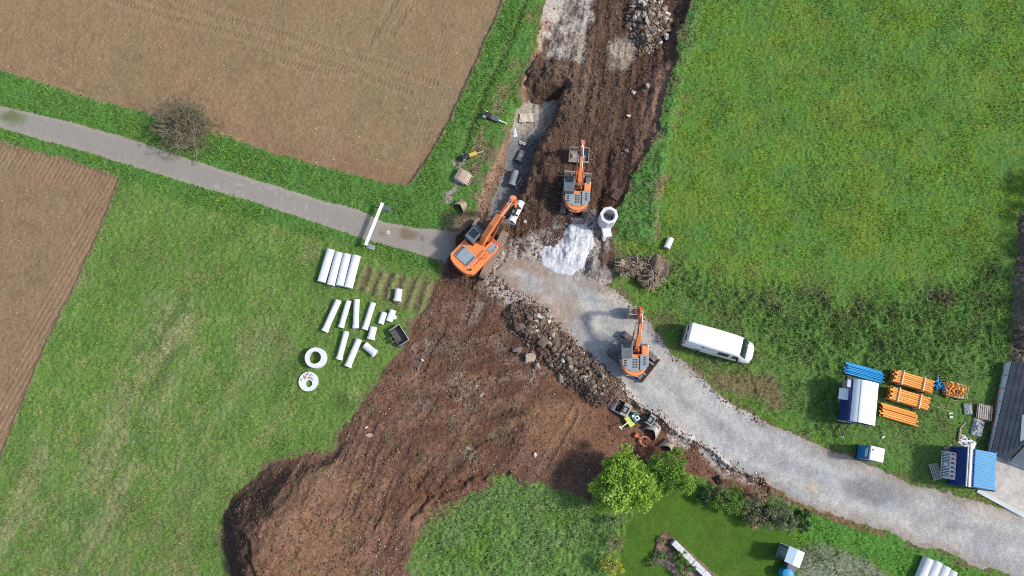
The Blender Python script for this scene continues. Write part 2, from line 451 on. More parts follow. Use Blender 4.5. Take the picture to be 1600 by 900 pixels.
# right-hand shallow cut, floor near level
Z -= .25 * sstep(0, 12, sdL) * sstep(960, 1000, PXr) * (zone == 4)
Z += np.where(zone == 5, sstep(0, 14, sdR) * .03 + .012 * fB + .03 * fC, 0)
Z += np.where((zone == 4) | (zone == 5), .22 * sstep(10, 1, np.abs(sdR + 1)) * sstep(880, 930, PXr) * sstep(1215, 1190, PXr) * (PYr > 560) * (sdL > -8) * (1 + .5 * fA), 0)
# rocky heap beside the gravel road
spine = linesd([(822, 497), (850, 528), (885, 560), (918, 588), (948, 612)], PX, PY)
rockm = sstep(34, 4, spine)
Z += .75 * rockm * (.8 + .35 * fD)
# rock dump at the top
d2 = np.hypot((PX - 1014) / 34, (PY - 30) / 44)
Z += .75 * sstep(1.05, .35, d2)
# bank on the right, stump hump, planting strips
Z += .35 * sstep(0, 16, sdBk) * (zone == 0)
fu = sstep(0, 6, sdF)
cF, sF = math.cos(R(72)), math.sin(R(72))
bF = -X * sF + Y * cF
furr = np.sin((bF + .1 * fC) * 2 * math.pi / 1.02)
Z += fu * .09 * furr * (zone == 0)
Z += np.where(zone == 8, .10 + .05 * fA, 0)
Z = np.where(zone == 3, .02 * fC + .008 * fB + .03 * sstep(0, 5, sdT), Z)
Z = np.where(zone == 6, .06 + .004 * fB, Z)
edge = np.minimum(np.minimum(X + 52, 52 - X), np.minimum(Y + 16, 43 - Y))
Z = (Z * sstep(0, 1.5, edge)).astype(np.float32)

def gz(x, y):
    i = min(max((x + 52) / STEP, 0), NX - 1.001); j = min(max((y + 16) / STEP, 0), NY - 1.001)
    a, b = int(i), int(j); fx, fy = i - a, j - b
    return float((Z[b, a] * (1 - fx) + Z[b, a + 1] * fx) * (1 - fy) + (Z[b + 1, a] * (1 - fx) + Z[b + 1, a + 1] * fx) * fy)

def G(px, py, dz=0.0):
    """ground point under photo pixel"""
    z = 0.0
    for _ in range(4):
        p = P(px, py, z + dz); z = gz(p.x, p.y)
    return Vector((p.x, p.y, z))

# apparent photo coordinates of every ground vertex, now that its height is known
_yc = Y * CT + (Z - H) * ST; _zc = Y * ST - (Z - H) * CT
PXr = 800 + F * X / _zc; PYr = 450 - F * _yc / _zc
PX = PXr + 5.5 * n1 + 2.6 * n5; PY = PYr + 5.5 * n2 + 2.6 * n6
# ---- albedo of the ground (linear), written to the attribute 'col'
def C(*c): return np.array(c, np.float32)
A = np.zeros((NY, NX, 3), np.float32)
def lay(m, c):
    global A
    m = np.clip(m, 0, 1)[..., None]
    A = A * (1 - m) + np.asarray(c, np.float32) * m
g0 = fbm(X, Y, 7.0, 4, 201); g1 = fbm(X, Y, 2.4, 4, 211); g2 = fbm(X, Y, .8, 3, 221); g3 = fbm(X, Y, .3, 2, 231); g4 = fbm(X, Y, 1.5, 4, 241)
right = sstep(940, 1040, PXr)
left = 1 - right
A[:] = C(.100, .200, .027)
# left meadow: greyer, straw coloured, streaks along its length
cS, sS = math.cos(R(64)), math.sin(R(64))
aS = X * cS + Y * sS; bS = -X * sS + Y * cS
strk = fbm(aS * .3, bS, 2.2, 4, 251)
lay(left * .85, C(.118, .195, .044))
lay(left * sstep(.0, .9, .55 * strk + .5 * g2 + .35 * g3 + .3 * sstep(540, 780, PYr) * sstep(460, 200, PXr)) * .62, C(.200, .205, .085))
lay(left * sstep(.1, .7, g3 - .2 * g2) * .45, C(.062, .125, .024))
dry = sstep(75, 10, linesd([(270, 500), (232, 600), (190, 700), (140, 820), (100, 930)], PX, PY)) + .6 * sstep(60, 10, linesd([(420, 520), (340, 660), (290, 780)], PX, PY)) + .7 * sstep(60, 10, linesd([(60, 700), (20, 830), (0, 900)], PX, PY))
strk2 = fbm(aS * .16, bS, .7, 3, 257)
lay(left * np.clip(dry, 0, 1) * sstep(-.5, .5, strk2 + .4 * g3) * .62, C(.225, .225, .11))
lay(left * np.clip(dry, 0, 1) * sstep(.0, .6, -strk2 + .5 * g3) * .45, C(.090, .105, .05))
lay(left * sstep(.25, .8, g0 + .5 * g2) * .3, C(.13, .105, .055))
lay(left * sstep(.25, .8, -g1 + .4 * g2) * .5, C(.060, .140, .026))
# right meadow: yellow green with bluish clumps
lay(right * sstep(0, .7, g1 + .6 * g2) * .55, C(.130, .200, .020))
lay(right * sstep(.2, .75, -g4 + .5 * g2) * .5, C(.062, .155, .040))
lay(right * sstep(.1, .7, g3 - .3 * g2) * .4, C(.050, .112, .018))
lay(right * sstep(.2, .8, -g3 + .3 * g2) * .35, C(.17, .215, .035))
lay(right * sstep(.45, .9, g0 * .5 + g4 * .7) * .15, C(.135, .145, .045))
lay(sstep(-22, 45, sdW + 14 * g1) * .72, C(.086, .164, .038))
lay(sstep(0, 30, sdW) * sstep(0, .6, g3 + .3 * g2) * .3, C(.048, .10, .028))
lay(sstep(0, 30, sdW) * sstep(.1, .7, -g3 + .3 * g2) * .35, C(.125, .185, .06))
lay(sstep(40, 10, linesd([(1150, 590), (1200, 560), (1180, 620)], PX, PY)) * .4, C(.10, .17, .035))
lay(sstep(0, 30, sdW) * sstep(.1, .6, g4) * .6, C(.105, .130, .045))
lay(sstep(0, 30, sdW) * sstep(.1, .6, g1 - .2) * .15, C(.05, .11, .028))
lay(sstep(60, 8, linesd([(1075, 410), (1150, 425), (1240, 440), (1330, 445)], PX, PY)) * sstep(-.2, .5, g4) * .35, C(.15, .13, .07))
lay(sstep(26, 4, np.hypot((PX - 1468) / 1.4, PY - 462)) * .7, C(.085, .065, .04))
lay(sstep(22, 6, linesd([(1120, 595), (1200, 603), (1215, 625)], PX, PY)) * .75, C(.17, .11, .065))
lay(sstep(34, 6, linesd([(1028, 505), (1045, 530), (1085, 565), (1140, 600)], PX, PY)) * sstep(-.5, .3, g4) * .6, C(.12, .105, .06))
lay(right * (1 - sstep(-20, 30, sdW)) * sstep(-.1, .5, fbm(X, Y, 1.7, 4, 261)) * .4, C(.066, .150, .036))
lay(right * (1 - sstep(-20, 30, sdW)) * sstep(.1, .6, fbm(X, Y, 3.1, 4, 271)) * .4, C(.150, .190, .026))
lay(right * sstep(.42, .7, fbm(X, Y, 1.4, 3, 281)) * .15, C(.13, .115, .045))
# verges along the track, lush
lay(sstep(-4, 12, sdV) * .85, C(.074, .174, .034))
lay(sstep(0, 12, sdV) * sstep(.1, .7, g4) * .55, C(.115, .215, .040))
worn = sstep(16, 3, linesd([(830, 30), (805, 100), (780, 160), (760, 200), (745, 240)], PX, PY))
lay(worn * sstep(-.1, .5, g4 + .4 * g2) * .8, C(.20, .155, .085))
lay(sstep(14, 3, linesd([(718, 255), (712, 285), (702, 310)], PX, PY)) * sstep(-.4, .3, g2 + .2) * .9, C(.34, .30, .25))
lay(sstep(30, 6, linesd([(690, 345), (730, 330), (765, 250), (790, 195)], PX, PY)) * sstep(-.1, .5, g4 + .5 * g2) * .75, C(.20, .150, .095))
lay(rutL[..., None][..., 0] * 0 + sstep(6, 1, rutL) * .5, C(.10, .105, .04))
# straw rim along field edges
rim = sstep(7, 1, np.minimum(np.abs(sdA), np.abs(sdB))) * sstep(-.3, .4, g2)
lay(rim * .6, C(.20, .165, .085))
# bank along the dug strip
lay(sstep(-4, 14, sdBk) * .8, C(.070, .165, .040))
lay(sstep(0, 14, sdBk) * sstep(.0, .6, g4 + .5 * g3) * .5, C(.16, .17, .085))
lay(sstep(9, 2, linesd([(1072, 150), (1050, 215), (1045, 260), (1030, 300), (1022, 372)], PX, PY)) * sstep(-.5, .3, g4) * .75, C(.19, .135, .085))
# rough corner and pale dead weeds
lay(sstep(-4, 16, sdRo) * .8, C(.100, .185, .046))
lay(sstep(0, 16, sdRo) * sstep(-.1, .5, g4) * .45, C(.160, .22, .085))
lay(sstep(25, 60, sdRo) * sstep(.1, .6, g1) * .55, C(.085, .17, .02))
lay(sstep(-2, 18, sdDw) * .85, C(.20, .205, .15))
lay(sstep(0, 18, sdDw) * sstep(0, .5, g2) * .6, C(.10, .15, .055))
lay(sstep(46, 20, np.abs(linesd([(1210, 768), (1300, 806), (1400, 845), (1500, 880)], PX, PY) - 14)) * (sdR < 0) * sstep(1195, 1212, PXr) * (PYr > 760) * .7, C(.072, .20, .03))
fr_ = sstep(-13, 0, np.maximum(sdE, sdR) + 6 * g2)
lay(fr_ * sstep(-.5, .3, g3 + g2) * .75, C(.125, .085, .055))
lay(sstep(50, 12, linesd([(722, 395), (735, 345), (760, 285)], PX, PY)) * sstep(-.6, .3, g4 + .5 * g2) * .85, C(.20, .145, .10))
# sawn furrow strip
lay(fu * .5, C(.12, .13, .045)); lay(fu * sstep(-.1, -.8, furr + .3 * g2) * .9, C(.145, .098, .062))
lay(fu * sstep(.2, .9, furr + .3 * g2) * .5, C(.22, .18, .11))
# yard corner (grass in old rubble)
lay(sstep(26, 4, np.hypot(PX - 530, PY - 628)) * .7, C(.060, .095, .02))

m = (zone == 1) | (zone == 2)
B = np.where(m[..., None], C(.236, .155, .086), A)
A = B
lay(m * sstep(-.2, .8, fbm(X, Y, 9, 3, 301)) * .6, C(.236, .170, .090))
lay(m * sstep(.0, .8, fbm(X, Y, 6, 3, 311) - .1) * .5, C(.182, .150, .078))
lay((zone == 1) * sstep(50, 0, sdA) * sstep(150, 250, PYr) * .6, C(.215, .125, .075))
lay((zone == 2) * .30, C(.205, .132, .085))
lay((zone == 1) * tyA * sstep(-.2, .6, lug) * .22, C(.140, .102, .060))
lay((zone == 1) * sstep(13, 8, tyd) * (1 - tyA) * .45, C(.275, .185, .11))
lay((zone == 1) * tyB * sstep(-.3, .5, lug) * .3, C(.16, .115, .07))
lay((zone == 1) * tyB * .25, C(.265, .18, .11))
lay((zone == 1) * sstep(60, 20, np.abs(linesd([(340, 10), (500, 60), (640, 105)], PX, PY) - 20)) * sstep(0, .5, g2) * .25, C(.13, .125, .055))
lay(m * sstep(.35, .8, g3 * .7 + g2 * .5) * .35, C(.15, .095, .058))

# asphalt lane
m = zone == 3
A = np.where(m[..., None], C(.255, .232, .200), A)
lay(m * sstep(-.3, .7, fbm(X, Y, 8, 2, 321)) * .4, C(.235, .225, .205))
lay(m * sstep(.6, .9, fbm(X, Y, .3, 2, 331)) * sstep(.1, .6, fbm(X, Y, 6, 2, 341)) * .35, C(.40, .38, .35))
lay(m * sstep(9, 0, sdT) * .55, C(.33, .285, .22))
lay(m * sstep(560, 640, PXr) * sstep(-.2, .4, g4) * .55, C(.245, .205, .165))
lay(m * sstep(13, 5, np.hypot((PX - 636) / 1.5, PY - 365)) * .8, C(.17, .12, .065))
lay(m * sstep(7, 3, np.hypot(PX - 656, PY - 374)) * .8, C(.17, .12, .065))
lay(m * sstep(8, 3, np.hypot(PX - 598, PY - 362)) * .7, C(.19, .14, .07))
lay(m * sstep(640, 690, PXr) * sstep(-.2, .5, g1) * .5, C(.34, .32, .29))
lay(m * sstep(670, 715, PXr) * sstep(-.3, .4, g4) * .7, C(.17, .12, .085))
lay(m * sstep(16, 4, np.hypot((PX - 18) / 1.6, PY - 184)) * .8, C(.10, .13, .04))

# dug soil
ea = (zone == 4) | (zone == 9)
A = np.where(ea[..., None], C(.122, .058, .034), A)
e0 = fbm(X, Y, 5, 4, 401); e1 = fbm(X, Y, 1.6, 4, 411); e2 = fbm(X, Y, .5, 3, 421); e3 = fbm(X, Y, .25, 2, 431)
up = (ea & (sdU > -3)).astype(np.float32); lo = ea * (1 - up)
lay(up, C(.074, .042, .029))
lay(up * sstep(-.2, .6, rutU + .4 * e2) * .5, C(.135, .084, .056))
lay(up * sstep(.1, .7, e1) * .5, C(.055, .037, .029))
lay(lo * sstep(-.3, .6, e0 + .5 * rutLw) * .6, C(.180, .092, .053))
lay(lo * sstep(.1, .7, e1 - .1) * .6, C(.072, .038, .025))
lay(lo * sstep(.1, .8, fbm(X, Y, 2.8, 3, 451)) * .5, C(.175, .100, .064))
lay(lo * sstep(.15, .8, fbm(X, Y, 3.4, 3, 461)) * .5, C(.072, .045, .034))
lay(lo * trkm * .35, C(.16, .10, .07))
lay(lo * sstep(.0, .6, rutLw * (1 - mid) + rutM * mid + .3 * e2) * .35, C(.19, .118, .080))
lay(lo * sstep(.0, .6, -rutLw * (1 - mid) - rutM * mid + .3 * e2) * .4, C(.070, .040, .029))
for ln_, wd_ in (([(650, 610), (700, 585), (760, 570), (830, 560)], 10), ([(690, 640), (760, 600), (850, 585)], 8), ([(640, 550), (668, 530)], 8), ([(700, 480), (740, 470)], 9)):
    lay(lo * sstep(wd_, 2, linesd(ln_, PX, PY)) * sstep(-.4, .4, e1 + .4 * e2) * .6, C(.27, .205, .16))
lay(lo * mid * sstep(-.1, .6, rutM + .3 * e2) * .5, C(.195, .116, .076))
lay(lo * mid * sstep(.2, .8, e1) * .4, C(.22, .18, .15))
lay(lo * sstep(700, 770, PYr) * sstep(660, 540, PXr) * .6, C(.178, .100, .061))
lay(lo * sstep(640, 730, PXr) * sstep(545, 470, PYr) * .5, C(.10, .055, .042))
lay(sstep(24, 6, linesd([(800, 480), (760, 470), (740, 500)], PX, PY)) * lo * sstep(-.2, .5, e1) * .6, C(.22, .185, .15))
lay(lo * sstep(60, 20, np.hypot(PX - 860, PY - 665)) * .55, C(.24, .125, .065))
lay(lo * sstep(40, 10, linesd([(905, 620), (940, 690)], PX, PY)) * .4, C(.24, .115, .06))
lay(lo * sstep(660, 760, PYr) * sstep(800, 850, PXr) * sstep(960, 930, PXr) * .3, C(.10, .055, .041))
lay(lo * sstep(1010, 1060, PXr) * .65, C(.155, .080, .048))
lay(lo * sstep(15, 5, np.hypot(PX - 738, PY - 710)) * .6, C(.34, .26, .17))
lay(lo * sstep(10, 3, np.hypot(PX - 668, PY - 540)) * .6, C(.34, .29, .23))
lay(lo * sstep(.45, .8, fbm(X, Y, 1.3, 3, 441)) * sstep(600, 640, PYr) * sstep(800, 760, PXr) * .35, C(.13, .13, .06))
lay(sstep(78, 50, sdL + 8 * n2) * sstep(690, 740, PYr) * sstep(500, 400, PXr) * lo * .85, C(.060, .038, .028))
# cut faces: reddish-tan soil along the upper strip, sunlit brightness put into the colour
face = (sstep(-3, 1, sdU) * sstep(12, 4, sdU))
lay(face * up * sstep(340, 300, PYr) * sstep(960, 880, PXr) * .85, C(.30, .175, .105))
lay(face * up * sstep(60, 120, PYr) * sstep(960, 1000, PXr) * .6, C(.20, .115, .078))
lay(sstep(20, 6, np.hypot((PX - 1030), (PY - 165) / 1.8)) * up * .7, C(.23, .145, .10))
lay(up * gent * sstep(45, 10, sdU + 8 * e1) * sstep(260, 220, PYr) * .7, C(.215, .125, .086))
# trench sides and spoil
lay(up * sstep(-24, -4, sdTr) * sstep(830, 790, PXr + .0 * PY) * sstep(160, 200, PYr) * .7, C(.235, .155, .105))
lay(up * sstep(-16, -2, sdTr) * sstep(800, 840, PXr) * .55, C(.21, .135, .09))
lay((zone == 9) * 1.0, C(.135, .142, .15))  # wet floor, with the bluish trench shade put into its colour
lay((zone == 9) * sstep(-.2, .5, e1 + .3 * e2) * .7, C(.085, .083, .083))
lay((zone == 9) * sstep(268, 285, PYr) * .8, C(.19, .20, .21))
lay((zone == 9) * sstep(225, 195, PYr) * .95, C(.33, .29, .245))
lay((zone == 9) * sstep(225, 195, PYr) * sstep(-.1, .6, e2 + .4 * e1) * .5, C(.22, .185, .15))
lay(sstep(6, 10, sdTr) * sstep(.2, .7, e2) * (PYr > 265) * .3, C(.13, .12, .12))
# crushed stone spread over the strip
w1 = sstep(-8, 6, polysd([(858, -30), (930, -30), (922, 30), (912, 60), (906, 98), (880, 88), (846, 78), (842, 55)], PX, PY) + 6 * e1 + 4 * e2)
lay(up * w1 * sstep(-.9, .1, e1 + .4 * e2) * .85, C(.40, .36, .31))
w2 = sstep(-10, 10, polysd([(980, 52), (1000, 72), (985, 90), (972, 112), (958, 104), (956, 78)], PX, PY) + 5 * e1 + 4 * e2)
lay(up * w2 * .75, C(.36, .31, .245))
w3 = sstep(20, 2, linesd([(864, 145), (842, 178)], PX, PY))
lay(ea * w3 * sstep(-.6, .2, e1) * .8, C(.42, .37, .31))
lay(up * sstep(34, 8, linesd([(905, 60), (915, 160)], PX, PY)) * .35, C(.19, .135, .09))
# around the junction
w4 = sstep(110, 30, np.hypot(PX - 850, (PY - 440) * 1.4))
lay(ea * w4 * sstep(-.3, .5, e1 + .4 * e2) * .75, C(.27, .215, .165))
lay(ea * sstep(24, 2, linesd([(905, 360), (900, 395), (870, 412), (850, 400)], PX, PY) - 22) * sstep(-.4, .4, e1 + .4 * e2) * .8, C(.46, .44, .41))
lay(sstep(30, 8, np.hypot(PX - 935, PY - 375)) * ea * .7, C(.27, .23, .19))
lay(ea * sstep(60, 20, np.hypot(PX - 765, PY - 415)) * sstep(0, .6, e1) * .5, C(.22, .175, .105))

# gravel road
m = zone == 5
A = np.where(m[..., None], C(.350, .346, .330), A)
lay(m * sstep(-.2, .7, fbm(X, Y, 4.5, 4, 501)) * .55, C(.42, .385, .33))
lay(m * sstep(0, .8, fbm(X, Y, 3.0, 4, 511)) * .5, C(.325, .34, .345))
lay(m * sstep(95, 30, linesd([(860, 430), (910, 450), (975, 500), (990, 510)], PX, PY)) * sstep(-.6, .3, g1 + .3 * g2) * .85, C(.47, .415, .345))
lay(m * sstep(55, 20, linesd([(930, 450), (975, 490)], PX, PY)) * sstep(-.2, .5, g4) * .6, C(.56, .51, .44))
lay(m * sstep(60, 15, linesd([(785, 415), (830, 440), (870, 480)], PX, PY)) * sstep(-.8, .2, g4 + .3 * g2) * .85, C(.31, .235, .17))
whl = np.abs(linesd([(930, 480), (1000, 560), (1070, 630), (1140, 680), (1220, 722), (1320, 765), (1430, 805), (1540, 835), (1700, 870)], PX, PY) - 20)
lay(m * sstep(10, 3, whl + 3 * n1) * sstep(960, 1010, PXr) * .55, C(.44, .43, .40))
lay(m * sstep(8, 2, np.abs(whl - 19)) * sstep(960, 1010, PXr) * sstep(-.6, .4, g1) * .6, C(.285, .285, .28))
lay(m * sstep(40, 12, np.hypot((PX - 1372) / 2.0, (PY - 768) / .9)) * sstep(-.6, .2, g1 + .2) * .8, C(.195, .19, .185))
lay(m * sstep(16, 4, np.hypot(PX - 1270, PY - 762)) * .45, C(.42, .31, .19))
lay(m * sstep(18, 2, np.abs(sdR - 8)) * sstep(1220, 1300, PXr) * sstep(800, 790, PYr - .42 * (PXr - 1240) + 3) * .4, C(.40, .33, .245))
lay(m * sstep(1400, 1500, PXr) * sstep(-.1, .5, fbm(X, Y, 3, 4, 521)) * .55, C(.27, .275, .28))
lay(m * sstep(14, 0, sdR) * sstep(.0, .7, g4) * .5, C(.22, .165, .115))
lay(m * sstep(26, 8, linesd([(925, 545), (950, 575), (990, 600)], PX, PY)) * .3, C(.28, .285, .29))
A = np.where(((zone == 5) & (rockm > .35))[..., None], A * .2 + C(.10, .07, .05) * .8, A)
mixn = e1 * .5 + e2 * .6 + .3 * n1
junc = sstep(520, 470, PYr + .0 * PX) * sstep(1000, 940, PXr) + .35
lay((zone == 4) * sstep(-34, -2, sdR + 14 * mixn) * (PXr < 960) * sstep(600, 520, PYr) * (rockm < .3) * .9, C(.36, .31, .26))
lay((zone == 5) * sstep(26, 2, sdR + 16 * mixn) * np.clip(junc, 0, 1) * (PXr < 960) * .8, C(.26, .20, .155))
lay((zone == 5) * sstep(10, 0, sdR + 8 * mixn) * (PXr > 940) * .55, C(.25, .20, .15))
# red rim below the road
lay(sstep(8, 2, np.abs(linesd([(1200, 757), (1240, 785), (1300, 808), (1380, 838)], PX, PY))) * (zone != 5) * .75, C(.19, .095, .06))
# white road-stone scatter along the windrow
lay(((zone == 4) | (zone == 5)) * sstep(20, 5, np.abs(sdR + 2)) * sstep(940, 970, PXr) * sstep(1190, 1160, PXr) * (PYr > 590) * sstep(-.3, .4, g2 + .4 * g4) * .75, C(.52, .475, .43))

A = np.where((zone == 6)[..., None], C(.46, .43, .38), A)
lay((zone == 6) * sstep(.1, .7, g1) * .4, C(.33, .31, .28))
lay((zone == 6) * sstep(1600, 1570, PXr) * sstep(770, 730, PYr) * .2, C(.27, .26, .25))
m = zone == 7
A = np.where(m[..., None], C(.060, .125, .014), A)
lay(m * sstep(-.2, .7, fbm(X, Y, 3, 4, 601)) * .5, C(.076, .134, .014))
lay(m * sstep(.1, .7, g1) * .35, C(.048, .115, .016))
lay(m * sstep(.3, .8, g4) * .3, C(.10, .135, .02))
A = np.where((zone == 8)[..., None], C(.14, .085, .06), A)
lay((zone == 8) * sstep(0, .5, g2) * .6, C(.26, .17, .12))
lay((zone == 8) * sstep(850, 870, PYr) * .5, C(.22, .19, .165))
A = np.clip(A * (1 + np.where(zone == 3, .25, 1) * (.10 * g3 + .10 * g2))[..., None], .008, .8)

# ---- ground materials and sheets
M = {}
M['field'] = attr_mat('tilled_soil', grain=7, amt=.24, bump=.5, bscale=11, specks=(.55, .46, .36), speck_scale=2.0, speck_w=.04)
M['meadow'] = attr_mat('meadow_turf', grain=5, amt=.4, bump=.35, bscale=9)
M['asphalt'] = attr_mat('worn_asphalt', grain=14, amt=.14, bump=.2, bscale=30, specks=(.5, .47, .42), speck_scale=2.5, speck_w=.03)
M['soil'] = attr_mat('dug_soil', grain=4.5, amt=.5, bump=1.0, bscale=7, specks=(.36, .29, .23), speck_scale=2.6, speck_w=.07)
M['gravel'] = attr_mat('crushed_stone', grain=8, amt=.26, bump=.6, bscale=14, specks=(.58, .56, .53), speck_scale=8, speck_w=.10)
M['concrete_ground'] = attr_mat('worn_concrete', grain=3, amt=.14, bump=.15, bscale=12)
M['lawn'] = attr_mat('mown_turf', grain=6, amt=.22, bump=.5, bscale=12)
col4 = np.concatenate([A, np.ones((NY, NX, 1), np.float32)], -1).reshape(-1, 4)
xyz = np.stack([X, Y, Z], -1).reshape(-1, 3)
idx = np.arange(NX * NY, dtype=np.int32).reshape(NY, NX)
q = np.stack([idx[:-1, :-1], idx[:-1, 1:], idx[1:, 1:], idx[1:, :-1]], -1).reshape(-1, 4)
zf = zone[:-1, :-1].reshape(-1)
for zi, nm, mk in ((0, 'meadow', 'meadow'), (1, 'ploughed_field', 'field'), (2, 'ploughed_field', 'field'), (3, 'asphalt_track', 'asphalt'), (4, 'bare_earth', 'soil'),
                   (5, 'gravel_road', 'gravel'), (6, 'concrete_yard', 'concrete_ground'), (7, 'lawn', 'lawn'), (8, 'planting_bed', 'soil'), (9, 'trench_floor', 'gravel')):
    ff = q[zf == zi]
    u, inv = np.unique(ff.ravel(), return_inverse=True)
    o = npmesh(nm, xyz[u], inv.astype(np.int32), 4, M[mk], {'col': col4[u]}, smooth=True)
    o['kind'] = 'structure'
    if zi == 1: T(o, 'large tilled brown field with tyre tracks beyond the lane')
    if zi == 2: T(o, 'tilled brown field corner at the left edge')
# land beyond the photographed patch
mb = MB(); E_ = 600
mb.add([(-52, -16, 0), (52, -16, 0), (52, 43, 0), (-52, 43, 0), (-E_, -E_, 0), (E_, -E_, 0), (E_, E_, 0), (-E_, E_, 0)],
       [(0, 4, 5, 1), (1, 5, 6, 2), (2, 6, 7, 3), (3, 7, 4, 0)])
o = mb.build('surrounding_meadow', mat('far_turf', (.085, .15, .03), (.12, .15, .05), scale=.05, rough=.95, rnd=0)); o['kind'] = 'structure'

# ---- grass: real blades, albedo taken from the ground they grow on
M['grass'] = attr_mat('grass_blades', grain=3, amt=.12, bump=0, trans=.28, rough=.6)
def blades(name, prob, dens, hmin, hmax, wid, lean, seed, bright=1.42, lush=None, straw=.16):
    """prob: grid 0..1 chance per vertex area; dens: blades per square metre at prob 1"""
    r = np.random.RandomState(seed)
    tot = prob.sum() * STEP * STEP * dens
    p = (prob / prob.sum()).ravel().astype(np.float64)
    cs = np.cumsum(p); n = int(tot)
    k = np.searchsorted(cs, r.rand(n) * cs[-1]); k = np.clip(k, 0, len(p) - 1)
    px = xyz[k, 0] + r.uniform(-.5, .5, n) * STEP; py = xyz[k, 1] + r.uniform(-.5, .5, n) * STEP; pz = xyz[k, 2]
    h = r.uniform(hmin, hmax, n) * (.75 + .5 * (lush.ravel()[k] if lush is not None else .5))
    an = r.rand(n) * 2 * math.pi; ln = r.uniform(.2, 1, n) * lean * h
    wa = an + math.pi / 2 + r.uniform(-.5, .5, n); ww = wid * r.uniform(.6, 1.3, n)
    v = np.zeros((n, 3, 3), np.float32)
    v[:, 0] = np.stack([px - np.cos(wa) * ww, py - np.sin(wa) * ww, pz - .02], -1)
    v[:, 1] = np.stack([px + np.cos(wa) * ww, py + np.sin(wa) * ww, pz - .02], -1)
    v[:, 2] = np.stack([px + np.cos(an) * ln, py + np.sin(an) * ln, pz + h], -1)
    c = col4[k].copy(); br = (bright * (1 + r.uniform(-.5, .5, n)))[:, None]
    c[:, :3] *= br
    yl = (r.rand(n) < straw * np.where((px > 14), .35, 1))
    c[yl, 0] *= 1.75; c[yl, 1] *= 1.2; c[yl, 2] *= 1.3
    c = np.repeat(c[:, None, :], 3, 1).reshape(-1, 4)
    o = npmesh(name, v.reshape(-1, 3), np.arange(n * 3, dtype=np.int32), 3, M['grass'], {'col': c})
    return o
vis = ((PXr > -25) & (PXr < 1625) & (PYr > -25) & (PYr < 925)).astype(np.float32)
gm = (zone == 0) * vis
soft = np.clip(.45 + .5 * g2 + .4 * g4, .03, 1)
fringe = sstep(-13, 0, np.maximum(sdE, sdR) + 6 * g2) * (zone == 0)
bare = (1 - .75 * fringe) * (1 - .75 * fu) * (1 - .55 * worn) * (1 - .7 * rim)
tall = np.clip(lumpy + sstep(-2, 10, sdV) * .8 + sstep(0, 14, sdDw) * .7, 0, 1)
o = blades('meadow_grass', gm * soft * bare * (1 - .8 * tall), 150, .05, .15, .034, 1.7, 1, lush=np.clip(.5 + .6 * g4, 0, 1))
T(o, 'short cropped grass of the open meadows', 'grass', kind='stuff')
o = blades('verge_grass', gm * np.clip(soft + .1, 0, 1) * bare * sstep(-2, 10, sdV), 150, .08, .24, .036, 1.2, 2, lush=np.clip(.5 + .6 * g4, 0, 1))
T(o, 'lush bright green grass along the lane verges', 'grass', kind='stuff')
o = blades('rough_grass', gm * np.clip(.5 + .45 * g4 + .4 * g2, .1, 1) * np.clip(lumpy + .6 * sstep(0, 14, sdDw), 0, 1) * (1 - sstep(0, 10, sdV)), 135, .10, .30, .040, 1.6, 3, lush=np.clip(.5 + .6 * g1, 0, 1), straw=.09)
T(o, 'tall rough weeds and grass on the banks and uncut ground', 'grass', kind='stuff')
sparse = ((zone == 4) & (sdL > 0) & (PYr > 600) & (PXr < 790)) * sstep(.35, .8, fbm(X, Y, 1.3, 3, 441)) * vis
cc = col4.copy(); col4[:] = np.array([.12, .16, .05, 1], np.float32)
o = blades('torn_grass', sparse + (zone == 4) * vis * sstep(.6, .9, g4) * sstep(14, 2, sdL) * .8, 60, .05, .16, .022, 1.4, 4)
T(o, 'torn grass tufts strewn over the bare earth', 'grass', kind='stuff')
col4[:] = cc

# ---- loose stones and clods (stuff), drawn as small faceted lumps
def lumps(name, pts, sizes, cols, material):
    n = len(pts); r = np.random.RandomState(len(name) + n)
    base = np.array([(1, 0, 0), (-1, 0, 0), (0, 1, 0), (0, -1, 0), (0, 0, 1), (0, 0, -.4)], np.float32)
    tri = np.array([(0, 2, 4), (2, 1, 4), (1, 3, 4), (3, 0, 4), (2, 0, 5), (1, 2, 5), (3, 1, 5), (0, 3, 5)], np.int32)
    v = base[None] * r.uniform(.6, 1.2, (n, 6, 1)) * np.array([1, .8, .6], np.float32) * sizes[:, None, None]
    v += r.uniform(-.18, .18, (n, 6, 3)) * sizes[:, None, None]
    a = r.rand(n) * 6.283; ca, sa = np.cos(a)[:, None], np.sin(a)[:, None]
    vx = v[..., 0] * ca - v[..., 1] * sa; vy = v[..., 0] * sa + v[..., 1] * ca
    v = np.stack([vx, vy, v[..., 2]], -1) + pts[:, None, :]
    f = (tri[None] + (np.arange(n, dtype=np.int32) * 6)[:, None, None]).ravel()
    c = np.repeat(np.concatenate([cols, np.ones((n, 1))], 1)[:, None, :], 6, 1).reshape(-1, 4)
    return npmesh(name, v.reshape(-1, 3), f, 3, material, {'col': c})
M['stone'] = attr_mat('loose_stone', grain=9, amt=.25, bump=.3, bscale=12, rough=.85)
def scatter(prob, n, smin, smax, pal, seed, pw=2.5):
    r = np.random.RandomState(seed)
    p = prob.ravel().astype(np.float64); cs = np.cumsum(p)
    k = np.clip(np.searchsorted(cs, r.rand(n) * cs[-1]), 0, len(p) - 1)
    pts = xyz[k] + np.stack([r.uniform(-.5, .5, n) * STEP, r.uniform(-.5, .5, n) * STEP, np.zeros(n)], -1)
    s = smin + (smax - smin) * r.rand(n) ** pw
    pal = np.array(pal); c = pal[r.randint(0, len(pal), n)] * r.uniform(.75, 1.2, (n, 1))
    return pts, s, c
